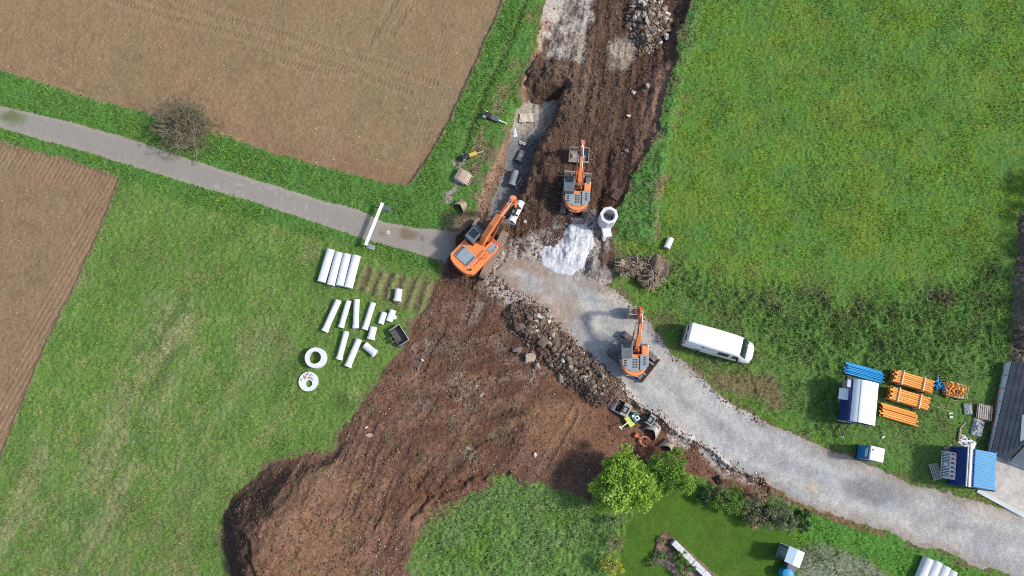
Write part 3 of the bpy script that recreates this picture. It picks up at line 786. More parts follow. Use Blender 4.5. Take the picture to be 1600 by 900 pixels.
BROWN = [(.125, .068, .042), (.165, .092, .058), (.095, .054, .036), (.20, .125, .085)]
PALE = [(.45, .38, .32), (.55, .50, .45), (.34, .28, .23), (.40, .30, .23)]
pe = (zone == 4) * vis
a = scatter(pe * (1 - .9 * np.clip(up * np.maximum(w1, w2), 0, 1)) * np.clip(.5 + .6 * e1, .02, 1) * (.35 + .65 * smooth_r), 26000, .03, .16, BROWN, 5, 2.8)
o = lumps('soil_clods', *a, M['stone']); T(o, 'crumbled brown soil clods over the dug ground', 'soil clods', kind='stuff')
bright = pe * np.clip(.15 + .9 * fbm(X, Y, 3.5, 3, 701), .01, 1) * (.3 + .7 * smooth_r)
a = scatter(bright, 1500, .02, .11, PALE, 6, 3.8)
b_ = scatter(((zone == 1) | (zone == 2)) * vis * np.clip(.5 + fbm(X, Y, 5, 2, 711), .05, 1), 1000, .02, .085, [(.50, .43, .34), (.6, .55, .47)], 8, 2.5)
c_ = scatter(((zone == 4) | (zone == 5)) * vis * sstep(13, 2, np.abs(sdR - 0)) * (PXr > 780) * (PXr < 1200) * (PYr > 450), 2200, .03, .14, PALE + BROWN[:2], 9, 2.5)
d_ = scatter(np.abs(zone == 5) * vis * (rockm < .2), 5000, .015, .05, [(.5, .49, .47), (.36, .36, .37), (.56, .5, .42), (.24, .23, .22)], 10, 2)
hs_ = scatter(sstep(-16, 2, polysd([(893, 347), (918, 345), (926, 362), (927, 382), (918, 400), (914, 425), (890, 430), (862, 424), (846, 412), (838, 396), (848, 384), (868, 380), (884, 365)], PX, PY)) * vis, 1500, .02, .09, [(.62, .62, .61), (.52, .52, .52), (.68, .67, .65), (.4, .39, .38)], 15, 2)
e_ = scatter((zone == 9) * 1.0 + .7 * up * np.maximum(w1, w3) * vis, 3000, .02, .09, [(.46, .42, .37), (.3, .28, .26)], 12, 2)
abcd = [np.concatenate(t) for t in zip(a, b_, c_, d_, e_, hs_)]
o = lumps('loose_stones', *abcd, M['stone']); T(o, 'small pale stones scattered on soil and gravel', 'stones', kind='stuff')
rub = scatter((rockm > .08) * (rockm + .15) * vis, 5200, .05, .26, [(.11, .078, .06), (.15, .11, .085), (.085, .058, .045), (.2, .155, .12), (.16, .09, .06)], 13, 2.2)
rub2 = scatter(sstep(1.1, .8, d2) * vis, 3000, .04, .2, [(.22, .165, .12), (.15, .11, .08), (.30, .235, .175), (.10, .075, .058), (.42, .35, .28)], 14, 2.2)
o = lumps('rubble', *[np.concatenate(t) for t in zip(rub, rub2)], M['stone']); T(o, 'broken stone rubble filling both rock piles', 'rubble', kind='stuff')

def heap_mesh(name, poly, hgt, cols, label, cat, seed, rough=.05, power=1.0, material=None, skirt=10, cell=.07):
    """a tipped heap of loose material: its own mound on the ground"""
    pxs = [p[0] for p in poly]; pys = [p[1] for p in poly]
    c0, c1 = P(min(pxs) - 12, max(pys) + 12), P(max(pxs) + 12, min(pys) - 12)
    ax = np.arange(c0.x, c1.x, cell, dtype=np.float32); ay = np.arange(c0.y, c1.y, cell, dtype=np.float32)
    hx, hy = np.meshgrid(ax, ay)
    yc = hy * CT - H * ST; zc = hy * ST + H * CT
    nn = fbm(hx, hy, 1.2, 3, seed)
    sd = polysd(poly, 800 + F * hx / zc + 4 * nn, 450 - F * yc / zc + 4 * fbm(hx, hy, 1.2, 3, seed + 5))
    ii = np.clip(((hx + 52) / STEP).astype(int), 0, NX - 1); jj = np.clip(((hy + 16) / STEP).astype(int), 0, NY - 1)
    up_ = np.clip((sd + 2) / (skirt * 2.2), 0, 1) ** power
    hz = Z[jj, ii] - .12 + hgt * up_ * (1 + .35 * nn) + .12 * sstep(-2, 2, sd) + rough * (fbm(hx, hy, .5, 3, seed + 9) + .6 * fbm(hx, hy, .2, 2, seed + 19)) * sstep(-3, 2, sd)
    keep = (sd > -2.0)
    n = fbm(hx, hy, .9, 4, seed + 2); n_2 = fbm(hx, hy, .3, 2, seed + 3)
    cl = np.array(cols[0]) + (np.array(cols[1]) - np.array(cols[0])) * sstep(-.5, .6, n + .3 * n_2)[..., None]
    if len(cols) > 2: cl = cl + (np.array(cols[2]) - cl) * (.6 * sstep(.3, .8, n_2 + .3 * n))[..., None]
    id_ = np.arange(hx.size, dtype=np.int32).reshape(hx.shape)
    qq = np.stack([id_[:-1, :-1], id_[:-1, 1:], id_[1:, 1:], id_[1:, :-1]], -1).reshape(-1, 4)
    kk = (keep[:-1, :-1] & keep[:-1, 1:] & keep[1:, 1:] & keep[1:, :-1]).ravel()
    u, inv = np.unique(qq[kk].ravel(), return_inverse=True)
    vv = np.stack([hx, hy, hz], -1).reshape(-1, 3)[u]
    c4 = np.concatenate([cl, np.ones(hx.shape + (1,))], -1).reshape(-1, 4)[u]
    o = npmesh(name, vv, inv.astype(np.int32), 4, material, {'col': c4}, smooth=True)
    return T(o, label, cat)
M['limestone'] = attr_mat('crushed_limestone', grain=9, amt=.32, bump=.5, bscale=16, rough=.9)
heap_mesh('gravel_heap', [(893, 347), (918, 345), (926, 362), (927, 382), (918, 400), (914, 425), (890, 430), (862, 424), (846, 412), (838, 396), (848, 384), (868, 380), (884, 365)], .75,
          [(.50, .51, .52), (.62, .62, .61), (.43, .435, .44)], 'white heap of crushed limestone behind the small tracked excavator', 'gravel heap', 31, .022, .85, M['limestone'], 26)
heap_mesh('gravel_heap', [(918, 405), (935, 400), (946, 420), (948, 436), (925, 438), (910, 432)], .45,
          [(.16, .14, .12), (.25, .22, .19), (.32, .29, .26)], 'small dark heap of gravel beside the white limestone heap', 'gravel heap', 33, .06, 1.0, M['stone'], 12)
heap_mesh('soil_heap', [(836, 82), (850, 80), (880, 90), (905, 100), (906, 128), (895, 137), (870, 138), (835, 148), (821, 138), (822, 112)], .75,
          [(.075, .048, .035), (.14, .088, .060), (.05, .035, .028)], 'dark crumbly soil heap filling the top end of the trench', 'soil heap', 35, .10, .7, M['soil'], 12)
# ------------------------------------------------------------------ object materials
MUD = (.13, .09, .06)
M['orange'] = mat('orange_paint', (.78, .235, .07), (.70, .20, .055), scale=1.6, rough=.4, dirt=(.55, .30, .17), dirt_amt=.5, rnd=0)
M['orange_dull'] = mat('orange_steel', (.55, .13, .045), (.40, .10, .04), scale=3, rough=.5, dirt=MUD, dirt_amt=.6, rnd=0)
M['grey_paint'] = mat('grey_panel', (.27, .31, .34), (.22, .26, .28), scale=2, rough=.4, dirt=(.25, .22, .18), dirt_amt=.35, rnd=0)
M['dark_paint'] = mat('dark_grey_panel', (.11, .13, .15), (.085, .10, .115), scale=2, rough=.45, dirt=(.16, .14, .12), dirt_amt=.35, rnd=0)
M['black'] = mat('black_steel', (.018, .018, .02), (.03, .03, .03), scale=4, rough=.55, dirt=MUD, dirt_amt=.4, rnd=0)
M['glass'] = mat('tinted_glass', (.012, .018, .022), (.02, .028, .032), scale=1, rough=.06, rnd=0, spec=.8)
M['chrome'] = mat('chrome_rod', (.75, .75, .75), (.6, .6, .6), scale=3, rough=.25, metal=.9, rnd=0)
M['track_steel'] = mat('muddy_track', (.26, .185, .14), (.34, .26, .20), scale=5, rough=.8, dirt=(.30, .23, .17), dirt_amt=.6, bump=.3, rnd=0)
M['rubber'] = mat('muddy_rubber', (.17, .155, .14), (.10, .095, .09), scale=6, rough=.85, dirt=(.28, .24, .2), dirt_amt=.6, rnd=0)
M['blade_steel'] = mat('worn_blade', (.36, .31, .25), (.26, .21, .16), scale=4, rough=.6, dirt=MUD, dirt_amt=.5, rnd=0)
M['bucket'] = mat('worn_bucket_steel', (.34, .31, .27), (.42, .39, .34), scale=3, rough=.5, metal=.2, dirt=(.24, .18, .13), dirt_amt=.5, rnd=.1)
M['bucket_rust'] = mat('rusty_bucket_steel', (.38, .30, .235), (.30, .22, .16), scale=3, rough=.6, dirt=(.20, .12, .08), dirt_amt=.5, rnd=.1)
M['bucket_dark'] = mat('dark_bucket_steel', (.06, .06, .062), (.10, .095, .09), scale=3, rough=.5, dirt=(.3, .26, .22), dirt_amt=.35, rnd=.1)
M['white_paint'] = mat('white_paint', (.80, .81, .82), (.76, .77, .78), scale=1.2, rough=.28, dirt=(.6, .59, .56), dirt_amt=.15, rnd=0)
M['white_plastic'] = mat('white_plastic', (.80, .80, .79), (.74, .74, .73), scale=2, rough=.5, dirt=(.55, .52, .47), dirt_amt=.3, rnd=.05)
M['pipe_concrete'] = mat('cast_concrete', (.68, .69, .70), (.60, .61, .62), scale=2.2, rough=.8, dirt=(.46, .45, .42), dirt_amt=.4, bump=.12, bscale=22, rnd=.06)
M['pipe_trench_shade'] = mat('shaded_dusty_concrete', (.22, .245, .26), (.15, .165, .175), scale=2.2, rough=.6, dirt=(.2, .2, .19), dirt_amt=.5, rnd=.05)  # darker concrete for the trench pipes: shade and dust put into the colour
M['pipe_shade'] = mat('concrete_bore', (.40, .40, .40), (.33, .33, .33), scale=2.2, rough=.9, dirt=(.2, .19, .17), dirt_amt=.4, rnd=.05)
M['stone_grey'] = mat('pale_stone', (.60, .60, .60), (.48, .48, .49), scale=3.5, rough=.85, dirt=(.36, .36, .36), dirt_amt=.5, bump=.3, bscale=14, rnd=.05)

# ------------------------------------------------------------------ buckets
def arc_profile(r, a0, a1, n, sx=1.0, sz=1.0):
    return [(math.cos(a0 + (a1 - a0) * i / n) * r * sx, math.sin(a0 + (a1 - a0) * i / n) * r * sz) for i in range(n + 1)]
def shell_mb(prof, w_, th=.04):
    """bent plate: profile (x,z) swept along y with thickness"""
    mb = MB(); n = len(prof); inn = []
    for i, (x, z) in enumerate(prof):
        x0, z0 = prof[max(i - 1, 0)]; x1, z1 = prof[min(i + 1, n - 1)]
        dx, dz = x1 - x0, z1 - z0; l = math.hypot(dx, dz) + 1e-9
        inn.append((x + dz / l * -th, z + dx / l * th))
    mb.prism(prof + inn[::-1], -w_ / 2, w_ / 2, 'y')
    return mb
def make_bucket(parent, wd, r, m, teeth=True, coupler=True, deep=1.25, name=None):
    """digging bucket, canonical pose: mouth down, back up; width along y. parts go under parent"""
    prof = arc_profile(r, R(200), R(-25), 14, deep, 1.0)   # from rear lip over the back to the cutting lip
    o1 = shell_mb(prof, wd, .035).build('bucket_shell' if name is None else name, m, parent, smooth=40)
    sub = o1 if name else parent
    poly = prof + [(r * .6, -r * .55), (-r * .8, -r * .5)]
    for s in (-1, 1):
        mb = MB(); mb.prism(poly, s * wd / 2 - .025, s * wd / 2 + .025, 'y'); mb.build('side_plate', m, sub)
    e = prof[-1]
    mb = MB(); mb.box((e[0] + .06, 0, e[1] - .05), (.2, wd + .06, .05), ry=R(55)); mb.build('cutting_edge', M['blade_steel'], sub)
    if teeth:
        for k in range(5):
            mb = MB(); y = (k / 4 - .5) * (wd - .1)
            mb.box((e[0] + .16, y, e[1] - .17), (.24, .09, .07), ry=R(55), top=.8); mb.build('tooth', M['blade_steel'], sub)
    if coupler:
        mb = MB()
        for s in (-1, 1):
            mb.prism([(-.38, r * .93), (.30, r * .93), (.22, r * .93 + .30), (-.05, r * .93 + .22), (-.30, r * .93 + .30)], s * .17 - .025, s * .17 + .025, 'y')
        mb.cyl((-.24, -.2, r * .93 + .2), (-.24, .2, r * .93 + .2), .04); mb.cyl((.16, -.2, r * .93 + .2), (.16, .2, r * .93 + .2), .04)
        mb.build('coupler_bracket', m, sub)
    return o1

# ------------------------------------------------------------------ excavators
def offset_prof(top, bot):
    return top + bot[::-1]
def track_mesh(parent, ang, y, L, h, wd, steel, zoff=0.0):
    Mr = Matrix.Rotation(ang, 4, 'Z')
    r = h / 2
    mb = MB(); mb.M = Mr
    pts = []
    for i in range(9):
        a = R(90) + math.pi * i / 8; pts.append((-L / 2 + r + math.cos(a) * r, r + math.sin(a) * r))
    for i in range(9):
        a = R(-90) + math.pi * i / 8; pts.append((L / 2 - r + math.cos(a) * r, r + math.sin(a) * r))
    inner = [(p[0] * .93, r + (p[1] - r) * .82) for p in pts]
    n = len(pts)
    vs_ = []
    for yy in (y - wd / 2, y + wd / 2):
        vs_ += [(p[0], yy, p[1] + zoff) for p in pts] + [(p[0], yy, p[1] + zoff) for p in inner]
    fs = []
    for i in range(n):
        j = (i + 1) % n
        fs += [(i, j, 2 * n + j, 2 * n + i), (n + i, 3 * n + i, 3 * n + j, n + j), (i, n + i, n + j, j), (2 * n + i, 2 * n + j, 3 * n + j, 3 * n + i)]
    mb.add(vs_, fs)
    # grouser plates round the loop
    per = 2 * (L - 2 * r) + 2 * math.pi * r; cnt = int(per / (.21 if steel else .15))
    for k in range(cnt):
        s = per * k / cnt; st = L - 2 * r
        if s < st: x, z, a = -st / 2 + s, 2 * r, 0
        elif s < st + math.pi * r: t = (s - st) / r; x, z, a = st / 2 + math.sin(t) * r, r + math.cos(t) * r, t
        elif s < 2 * st + math.pi * r: x, z, a = st / 2 - (s - st - math.pi * r), 0, math.pi
        else: t = (s - 2 * st - math.pi * r) / r; x, z, a = -st / 2 - math.sin(t) * r, r - math.cos(t) * r, math.pi + t
        mb.box((x, y, z + zoff), (.15 if steel else .07, wd * 1.0, .05), ry=a)
        if steel: mb.box((x + math.sin(a) * .04, y, z + math.cos(a) * .04 + zoff), (.025, wd, .06), ry=a)
    o = mb.build('track', M['track_steel'] if steel else M['rubber'], parent)
    f = MB(); f.M = Mr
    f.box((0, y, r + zoff), (L - 1.5 * r, wd * .55, h * .5))
    for k in range(5):
        x = -L / 2 + r + (L - 2 * r) * k / 4
        f.cyl((x, y - wd * .42, r * .8 + zoff), (x, y + wd * .42, r * .8 + zoff), r * .5, n=10)
    f.build('track_frame', M['black'], o)
    return o

def cylinder_ram(parent, a, b, r, frac=.55, name='hydraulic_ram', m=None):
    a, b = Vector(a), Vector(b)
    mid_ = a + (b - a) * frac
    mb = MB(); mb.cyl(a, mid_, r, n=10); mb.cyl(a - Vector((0, r * 1.3, 0)), a + Vector((0, r * 1.3, 0)), r * 1.2, n=8)
    o = mb.build(name, m or M['orange_dull'], parent, smooth=40)
    mb = MB(); mb.cyl(mid_, b, r * .55, n=8); mb.cyl(b - Vector((0, r * 1.2, 0)), b + Vector((0, r * 1.2, 0)), r, n=8)
    mb.build('piston_rod', M['chrome'], o, smooth=40)
    return o

def beam(parent, name, pts, hs, wd, m, taper_end=1.0):
    """box-section arm following pts in the xz plane with depth hs at each point"""
    up_, dn = [], []
    n = len(pts)
    for i, (x, z) in enumerate(pts):
        x0, z0 = pts[max(i - 1, 0)]; x1, z1 = pts[min(i + 1, n - 1)]
        dx, dz = x1 - x0, z1 - z0; l = math.hypot(dx, dz)
        nx_, nz_ = -dz / l, dx / l
        up_.append((x + nx_ * hs[i] / 2, z + nz_ * hs[i] / 2)); dn.append((x - nx_ * hs[i] / 2, z - nz_ * hs[i] / 2))
    mb = MB(); mb.prism(up_ + dn[::-1], -wd / 2, wd / 2, 'y')
    return mb.build(name, m, parent, bevel=.025)

def excavator(label, loc, heading, rel, big, boom_pts, boom_h, arm_low, tool):
    root = T(empty('excavator', loc, heading), label, 'excavator', 'excavators working on the site')
    k = 1.0
    if big: L, g, tw, th, hz = 4.5, 2.55, .62, .95, 1.05
    else: L, g, tw, th, hz = 3.6, 1.95, .48, .75, .85
    for s in (-1, 1): track_mesh(root, rel, s * g / 2, L, th, tw, big)
    mb = MB(); mb.M = Matrix.Rotation(rel, 4, 'Z')
    mb.box((0, 0, th * .62), (1.5, g - .3, .4)); mb.cyl((0, 0, th * .7), (0, 0, hz + .05), .75 if big else .58, n=24)
    mb.build('undercarriage', M['black'], root, bevel=.02)
    if not big:
        bx = 2.02
        mb = MB(); mb.M = Matrix.Rotation(rel, 4, 'Z')
        pr = [(bx - .12, .08), (bx + .06, .02), (bx + .02, .3), (bx + .14, .62), (bx + .04, .64), (bx - .10, .36)]
        mb.prism(pr, -1.25, 1.25, 'y')
        for s in (-1, 1): mb.box((bx - .55, s * .55, .36), (1.0, .16, .18))
        mb.build('dozer_blade', M['blade_steel'], root, bevel=.015)
    # upper structure; x forward, y left
    if big:
        W, xr, xf = 1.32, -2.65, .85
        plan = [(xf, -W), (xf, -.45), (.1, -.42), (.1, .42), (-.55, .42), (-.55, W), (xr + .45, W), (xr + .12, W * .78), (xr, W * .3), (xr, -W * .3), (xr + .12, -W * .78), (xr + .45, -W)]
        ztop, cw = 2.0, 1.0
        deck = [(1.3, -W), (1.3, W), (xr + .5, W), (xr + .3, W * .6), (xr + .3, -W * .6), (xr + .5, -W)]
    else:
        W, xr, xf = 1.22, -1.72, .75
        arcp = [(math.cos(a) * 1.0 * 1.75, math.sin(a) * W) for a in [R(112 + 17 * i) for i in range(9)]]
        plan = [(xf, -W), (xf, -.62), (.0, -.60), (.0, .30), (-.45, .30), (-.45, W)] + arcp
        ztop, cw = 1.72, .95
        deck = [(.95, -W), (.95, W)] + arcp
    mb = MB(); mb.prism(deck, hz, hz + .22, 'z'); mb.build('deck', M['dark_paint'] if not big else M['orange_dull'], root, bevel=.02)
    mb = MB(); mb.prism(plan, hz + .22, ztop, 'z'); body = mb.build('body', M['orange'], root, bevel=.07, seg=3)
    # counterweight hugging the tail
    if big:
        cwp = [(xr + .62, W + .02), (xr + .33, W * .98), (xr + .02, W * .75), (xr - .12, W * .3), (xr - .12, -W * .3), (xr + .02, -W * .75), (xr + .33, -W * .98), (xr + .62, -W - .02), (xr + .62, 0)]
    else:
        outer = [(math.cos(a) * 1.83, math.sin(a) * (W + .06)) for a in [R(128 + 13 * i) for i in range(9)]]
        innr = [(math.cos(a) * 1.56, math.sin(a) * W * .93) for a in [R(232 - 13 * i) for i in range(9)]]
        cwp = outer + innr
    mb = MB(); mb.prism(cwp, hz + .05, ztop + .05, 'z'); mb.build('counterweight', M['orange'], root, bevel=.06, seg=3)
    if big:
        mb = MB(); mb.box((-1.62, .22, ztop + .07), (1.15, 1.5, .16)); hood = mb.build('engine_hood', M['grey_paint'], root, bevel=.03)
        for s, off in ((1, .84), (-1, -.4)):
            mb = MB()
            for i in range(6): mb.box((-1.62 + (i - 2.5) * .17, off, ztop + .155), (.10, .16, .02))
            mb.build('hood_vent', M['black'], hood)
        mb = MB(); mb.box((-.95, -.93, ztop + .03), (1.5, .04, .06)); mb.box((-1.1, -.55, ztop + .03), (1.9, .04, .06))
        mb.build('hood_seam', M['orange_dull'], root)
        mb = MB(); mb.box((.42, -1.0, ztop + .015), (.85, .62, .05)); mb.build('step_plate', M['grey_paint'], root, bevel=.01)
        mb = MB()
        for dx, dy in ((0, 0), (.9, 0)):
            mb.cyl((-.55 + dx, -W + .08, ztop), (-.55 + dx, -W + .08, ztop + .75), .025, n=6)
        mb.cyl((-.55, -W + .08, ztop + .75), (.35, -W + .08, ztop + .75), .025, n=6); mb.build('handrail', M['orange_dull'], root)
        mb = MB(); mb.cyl((-2.15, -.95, ztop), (-2.15, -.95, ztop + .35), .08, n=10); mb.build('exhaust_pipe', M['black'], root)
        cab = dict(x0=-.48, x1=1.42, y0=.36, y1=1.30, z0=hz + .22, z1=3.0)
    else:
        y0 = .02
        mb = MB(); mb.prism([(-.30, -W * .26), (-.30, W * .86), (-.95, W * .84), (-1.30, W * .60), (-1.46, W * .25), (-1.46, -W * .26)], ztop + .005, ztop + .12, 'z'); hood = mb.build('engine_hood', M['grey_paint'], root, bevel=.03)
        for i in range(4):
            for yy in (-.12, .12):
                mb = MB(); mb.box((-.50 - i * .2, yy - .03, ztop + .125), (.12, .15, .02)); mb.build('hood_vent', M['black'], hood)
        for i in range(3):
            mb = MB(); mb.box((-.6 - i * .2, .78, ztop + .125), (.12, .22, .02)); mb.build('hood_vent', M['black'], hood)
        mb = MB(); mb.prism([(-.05, -W * .95), (-.05, -W * .36), (-1.36, -W * .36), (-1.28, -W * .66), (-.95, -W * .93)], ztop + .005, ztop + .16, 'z'); h2 = mb.build('side_hood', M['grey_paint'], root, bevel=.03)
        mb = MB()
        for i in range(5): mb.box((-.28 - i * .15, -W * .66, ztop + .168), (.08, .2, .02))
        mb.build('hood_vent', M['black'], h2)
        mb = MB(); mb.box((.42, -.92, ztop - .35), (.7, .5, .3)); mb.build('tool_box', M['orange'], root, bevel=.03)
        # hose bundle beside the boom foot
        for q_ in range(5):
            yy = -.28 + q_ * .06
            mb = MB(); mb.tube([(-.1, yy, ztop - .1), (.15, yy + .02, ztop + .28), (.45, yy + .03, ztop + .2), (.6, yy + .05, ztop - .1)], .022); mb.build('hydraulic_hose', M['black'], root)
        cab = dict(x0=-.42, x1=1.12, y0=.30, y1=W + .02, z0=hz + .22, z1=2.62)
        mb = MB(); mb.box((-1.80, .15, ztop - .3), (.03, .9, .18), rz=R(-3)); mb.build('tail_emblem', M['white_plastic'], root)
    x0, x1, y0, y1, z0, z1 = (cab[q] for q in ('x0', 'x1', 'y0', 'y1', 'z0', 'z1'))
    mb = MB(); mb.prism([(x0, z0), (x1 + .08, z0), (x1 + .10, z0 + .6), (x1 - .16, z1 - .05), (x0 + .03, z1 - .05)], y0, y1, 'y'); cb = mb.build('cab', M['dark_paint'], root, bevel=.05)
    mb = MB(); mb.box(((x0 + x1) / 2 - .07, (y0 + y1) / 2, z1), (x1 - x0 - .1, y1 - y0 - .02, .09)); mb.build('cab_roof', M['dark_paint'], cb, bevel=.035)
    mb = MB(); mb.box((x0 + (x1 - x0) * (.34 if big else .70), (y0 + y1) / 2, z1 + .05), ((x1 - x0) * .36, (y1 - y0) * .72, .03)); mb.build('roof_window', M['glass'], cb, bevel=.01)
    mb = MB()
    for i in range(7):
        yy = y0 + .1 + (y1 - y0 - .2) * i / 6
        mb.box((x1 - .22, yy, z1 + .075), (.48, .035, .03))
    for xx in (-.44, -.02): mb.box((x1 + xx, (y0 + y1) / 2, z1 + .07), (.04, y1 - y0 - .1, .04))
    mb.build('roof_guard', M['black'], cb)
    for s, yy in ((1, y1 + .004), (-1, y0 - .004)):
        mb = MB(); mb.prism([(x0 + .12, z0 + .75), (x1 - .02, z0 + .75), (x1 - .22, z1 - .2), (x0 + .12, z1 - .2)], yy - .006, yy + .006, 'y'); mb.build('side_window', M['glass'], cb)
    mb = MB(); mb.add([(x1 + .108, y0 + .07, z0 + .65), (x1 + .108, y1 - .07, z0 + .65), (x1 - .13, y1 - .07, z1 - .12), (x1 - .13, y0 + .07, z1 - .12)], [(0, 1, 2, 3)]); mb.build('windscreen', M['glass'], cb)
    mb = MB(); mb.tube([(x1, y1, z1 - .6), (x1 + .25, y1 + .22, z1 - .5)], .02); mb.box((x1 + .27, y1 + .27, z1 - .6), (.05, .2, .32)); mb.build('mirror', M['black'], root)
    mb = MB(); mb.box((xf - .05, -W + .1, ztop + .12), (.1, .14, .12)); mb.build('work_light', M['white_plastic'], root, bevel=.02)
    # boom, arm and rams
    wb = .46 if big else .34
    yb = 0.0 if big else -.14
    arm_root = empty('boom_group', (0, yb, 0)); 
    bo = beam(root, 'boom', boom_pts, boom_h, wb, M['orange']); bo.location.y = yb
    bpy.data.objects.remove(arm_root)
    mb = MB(); fx, fz = boom_pts[0]
    for s in (-1, 1): mb.prism([(fx - .45, hz + .2), (fx + .4, hz + .2), (fx + .15, fz + .18), (fx - .15, fz + .18)], s * (wb / 2 + .07) - .04, s * (wb / 2 + .07) + .04, 'y')
    mb.cyl((fx, -wb / 2 - .16, fz), (fx, wb / 2 + .16, fz), .1, n=12)
    o = mb.build('boom_bracket', M['orange_dull'], root); o.location.y = yb
    nb = len(boom_pts); mx_, mz_ = boom_pts[nb // 2]
    for s in (-1, 1):
        o = cylinder_ram(root, (fx + .55, s * (wb / 2 + .13), hz + .35), (mx_ + .1, s * (wb / 2 + .13), mz_ - .02), .085 if big else .07, .6); o.location.y = yb
    tx, tz = boom_pts[-1]
    ax_ = tx + .22
    arm = beam(root, 'arm', [(tx - .22, tz + .62), (tx + .02, tz + .1), (tx + .18, tz - .7), (ax_ + .05, arm_low)], [.24, .56 if big else .42, .40 if big else .32, .22], wb * .78, M['orange']); arm.location.y = yb
    mb = MB(); mb.cyl((tx, -wb / 2 - .1, tz), (tx, wb / 2 + .1, tz), .14 if big else .1, n=14)
    for s in (-1, 1): mb.prism([(tx - .5, tz - .32), (tx + .16, tz - .2), (tx + .2, tz + .16), (tx - .1, tz + .26), (tx - .55, tz + .08)], s * (wb / 2 + .03) - .025, s * (wb / 2 + .03) + .025, 'y')
    o = mb.build('boom_end_bracket', M['orange_dull'], root); o.location.y = yb
    # arm ram along the top of the boom
    px_, pz_ = boom_pts[nb // 2]
    o = cylinder_ram(root, (px_ + .1, 0, pz_ + boom_h[nb // 2] / 2 + .16), (tx - .22, 0, tz + .60), .08 if big else .07, .62, 'arm_ram', M['orange_dull'] if big else M['dark_paint']); o.location.y = yb
    o = cylinder_ram(root, (tx + .30, 0, tz - .05), (ax_ + .28, 0, arm_low + .42), .065, .6, 'bucket_ram'); o.location.y = yb
    # hoses along the boom
    for s in (-1, 1):
        mb = MB(); mb.tube([(boom_pts[i][0], s * wb * .32, boom_pts[i][1] + boom_h[i] / 2 + .04) for i in range(nb)], .022, 5)
        o = mb.build('hydraulic_hose', M['white_plastic'] if s < 0 else M['black'], root); o.location.y = yb
    ex, ez = ax_ + .05, arm_low
    mb = MB(); mb.prism([(ex - .18, ez + .12), (ex + .24, ez + .14), (ex + .3, ez - .18), (ex - .24, ez - .18)], -.16, .16, 'y'); o = mb.build('quick_coupler', M['black'], root, bevel=.02); o.location.y = yb
    if tool:
        wd, r, mm, pitch = tool
        b = make_bucket(root, wd, r, mm, teeth=False, coupler=False, deep=1.2, name='bucket')
        b.location = (ex - .1, yb, ez - .25 - r * .75); b.rotation_euler = (0, pitch, 0)
    return root, Vector((ex, yb, ez))

p1 = G(752, 391)
ex1, hook = excavator('largest orange excavator with its boom over the trench holding a concrete pipe', p1, R(47), R(17), True,
    [(.15, 1.75), (.75, 2.9), (1.65, 3.95), (2.5, 4.6), (3.4, 5.0), (4.05, 5.15)], [.42, .62, .66, .56, .46, .36], 2.75, None)
p2 = G(899, 307); p2.z -= .05
excavator('small orange excavator with its grading bucket flat on dug soil beside white limestone heap', p2, R(87), R(-4), False,
    [(.35, 1.45), (.75, 2.3), (1.5, 3.05), (2.4, 3.45), (3.15, 3.6), (3.65, 3.6)], [.30, .40, .42, .36, .30, .24], 1.25, (1.75, .52, M['bucket'], R(150)))
p3 = G(986, 556); p3.z -= .02
excavator('small orange excavator on the gravel road with a box bucket raised near the grass edge', p3, R(88), R(-128), False,
    [(.35, 1.45), (.75, 2.35), (1.4, 3.15), (2.2, 3.6), (2.9, 3.75), (3.3, 3.72)], [.30, .40, .42, .36, .30, .24], 1.35, (1.05, .58, M['bucket'], R(95)))

# ------------------------------------------------------------------ concrete pipes
def make_pipe(label, loc, ln, rad, ang, group=None, bell=True, m='pipe_concrete', pitch=0.0, bellsign=1):
    """concrete pipe, axis along local x, with a socket end; one object plus its bore"""
    ri = rad * .74
    h = ln / 2
    prof = [(-h, ri), (-h, rad), (h - (.28 if bell else 0), rad)]
    if bell: prof += [(h - .16, rad * 1.16)]
    prof += [(h, rad * (1.16 if bell else 1.0)), (h, ri * (1.15 if bell else 1)), (h - .12, ri)]
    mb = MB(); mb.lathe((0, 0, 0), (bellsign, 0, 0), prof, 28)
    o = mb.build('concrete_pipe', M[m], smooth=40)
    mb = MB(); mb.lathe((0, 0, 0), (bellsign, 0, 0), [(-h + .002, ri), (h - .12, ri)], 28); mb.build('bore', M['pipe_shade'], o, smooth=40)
    o.location = loc; o.rotation_euler = (0, pitch, ang)
    return T(o, label, 'pipe', group)
def pipe_px(label, a, b, wpx, group, bell=True, bellsign=1, m='pipe_concrete'):
    """a, b: end pixels on the upper outline centre line of a lying pipe"""
    z = .3
    pa, pb = P(*a, z), P(*b, z)
    c = (pa + pb) / 2; d = pb - pa
    rad = wpx / 2 / 18.3
    c.z = gz(c.x, c.y) + rad * (1.13 if bell else 1.0) - .02
    return make_pipe(label, c, d.length, rad, math.atan2(d.y, d.x), group, bell, m, 0, bellsign)
ST_ = [((517.5, 390.5), (502.5, 441), 'outermost'), ((530.5, 395), (517, 446), ''), ((543, 397.5), (531.5, 447), ''), ((557.5, 400), (544.5, 450), '')]
ltx = ['leftmost large concrete pipe in the row of four beside the furrow strip', 'second large concrete pipe from the left in the row of four',
       'third large concrete pipe from the left in the row of four', 'rightmost large concrete pipe in the row of four, nearest the furrows']
for (a, b, _), l in zip(ST_, ltx): pipe_px(l, a, b, 13.6, 'large concrete pipes laid side by side', bell=False)
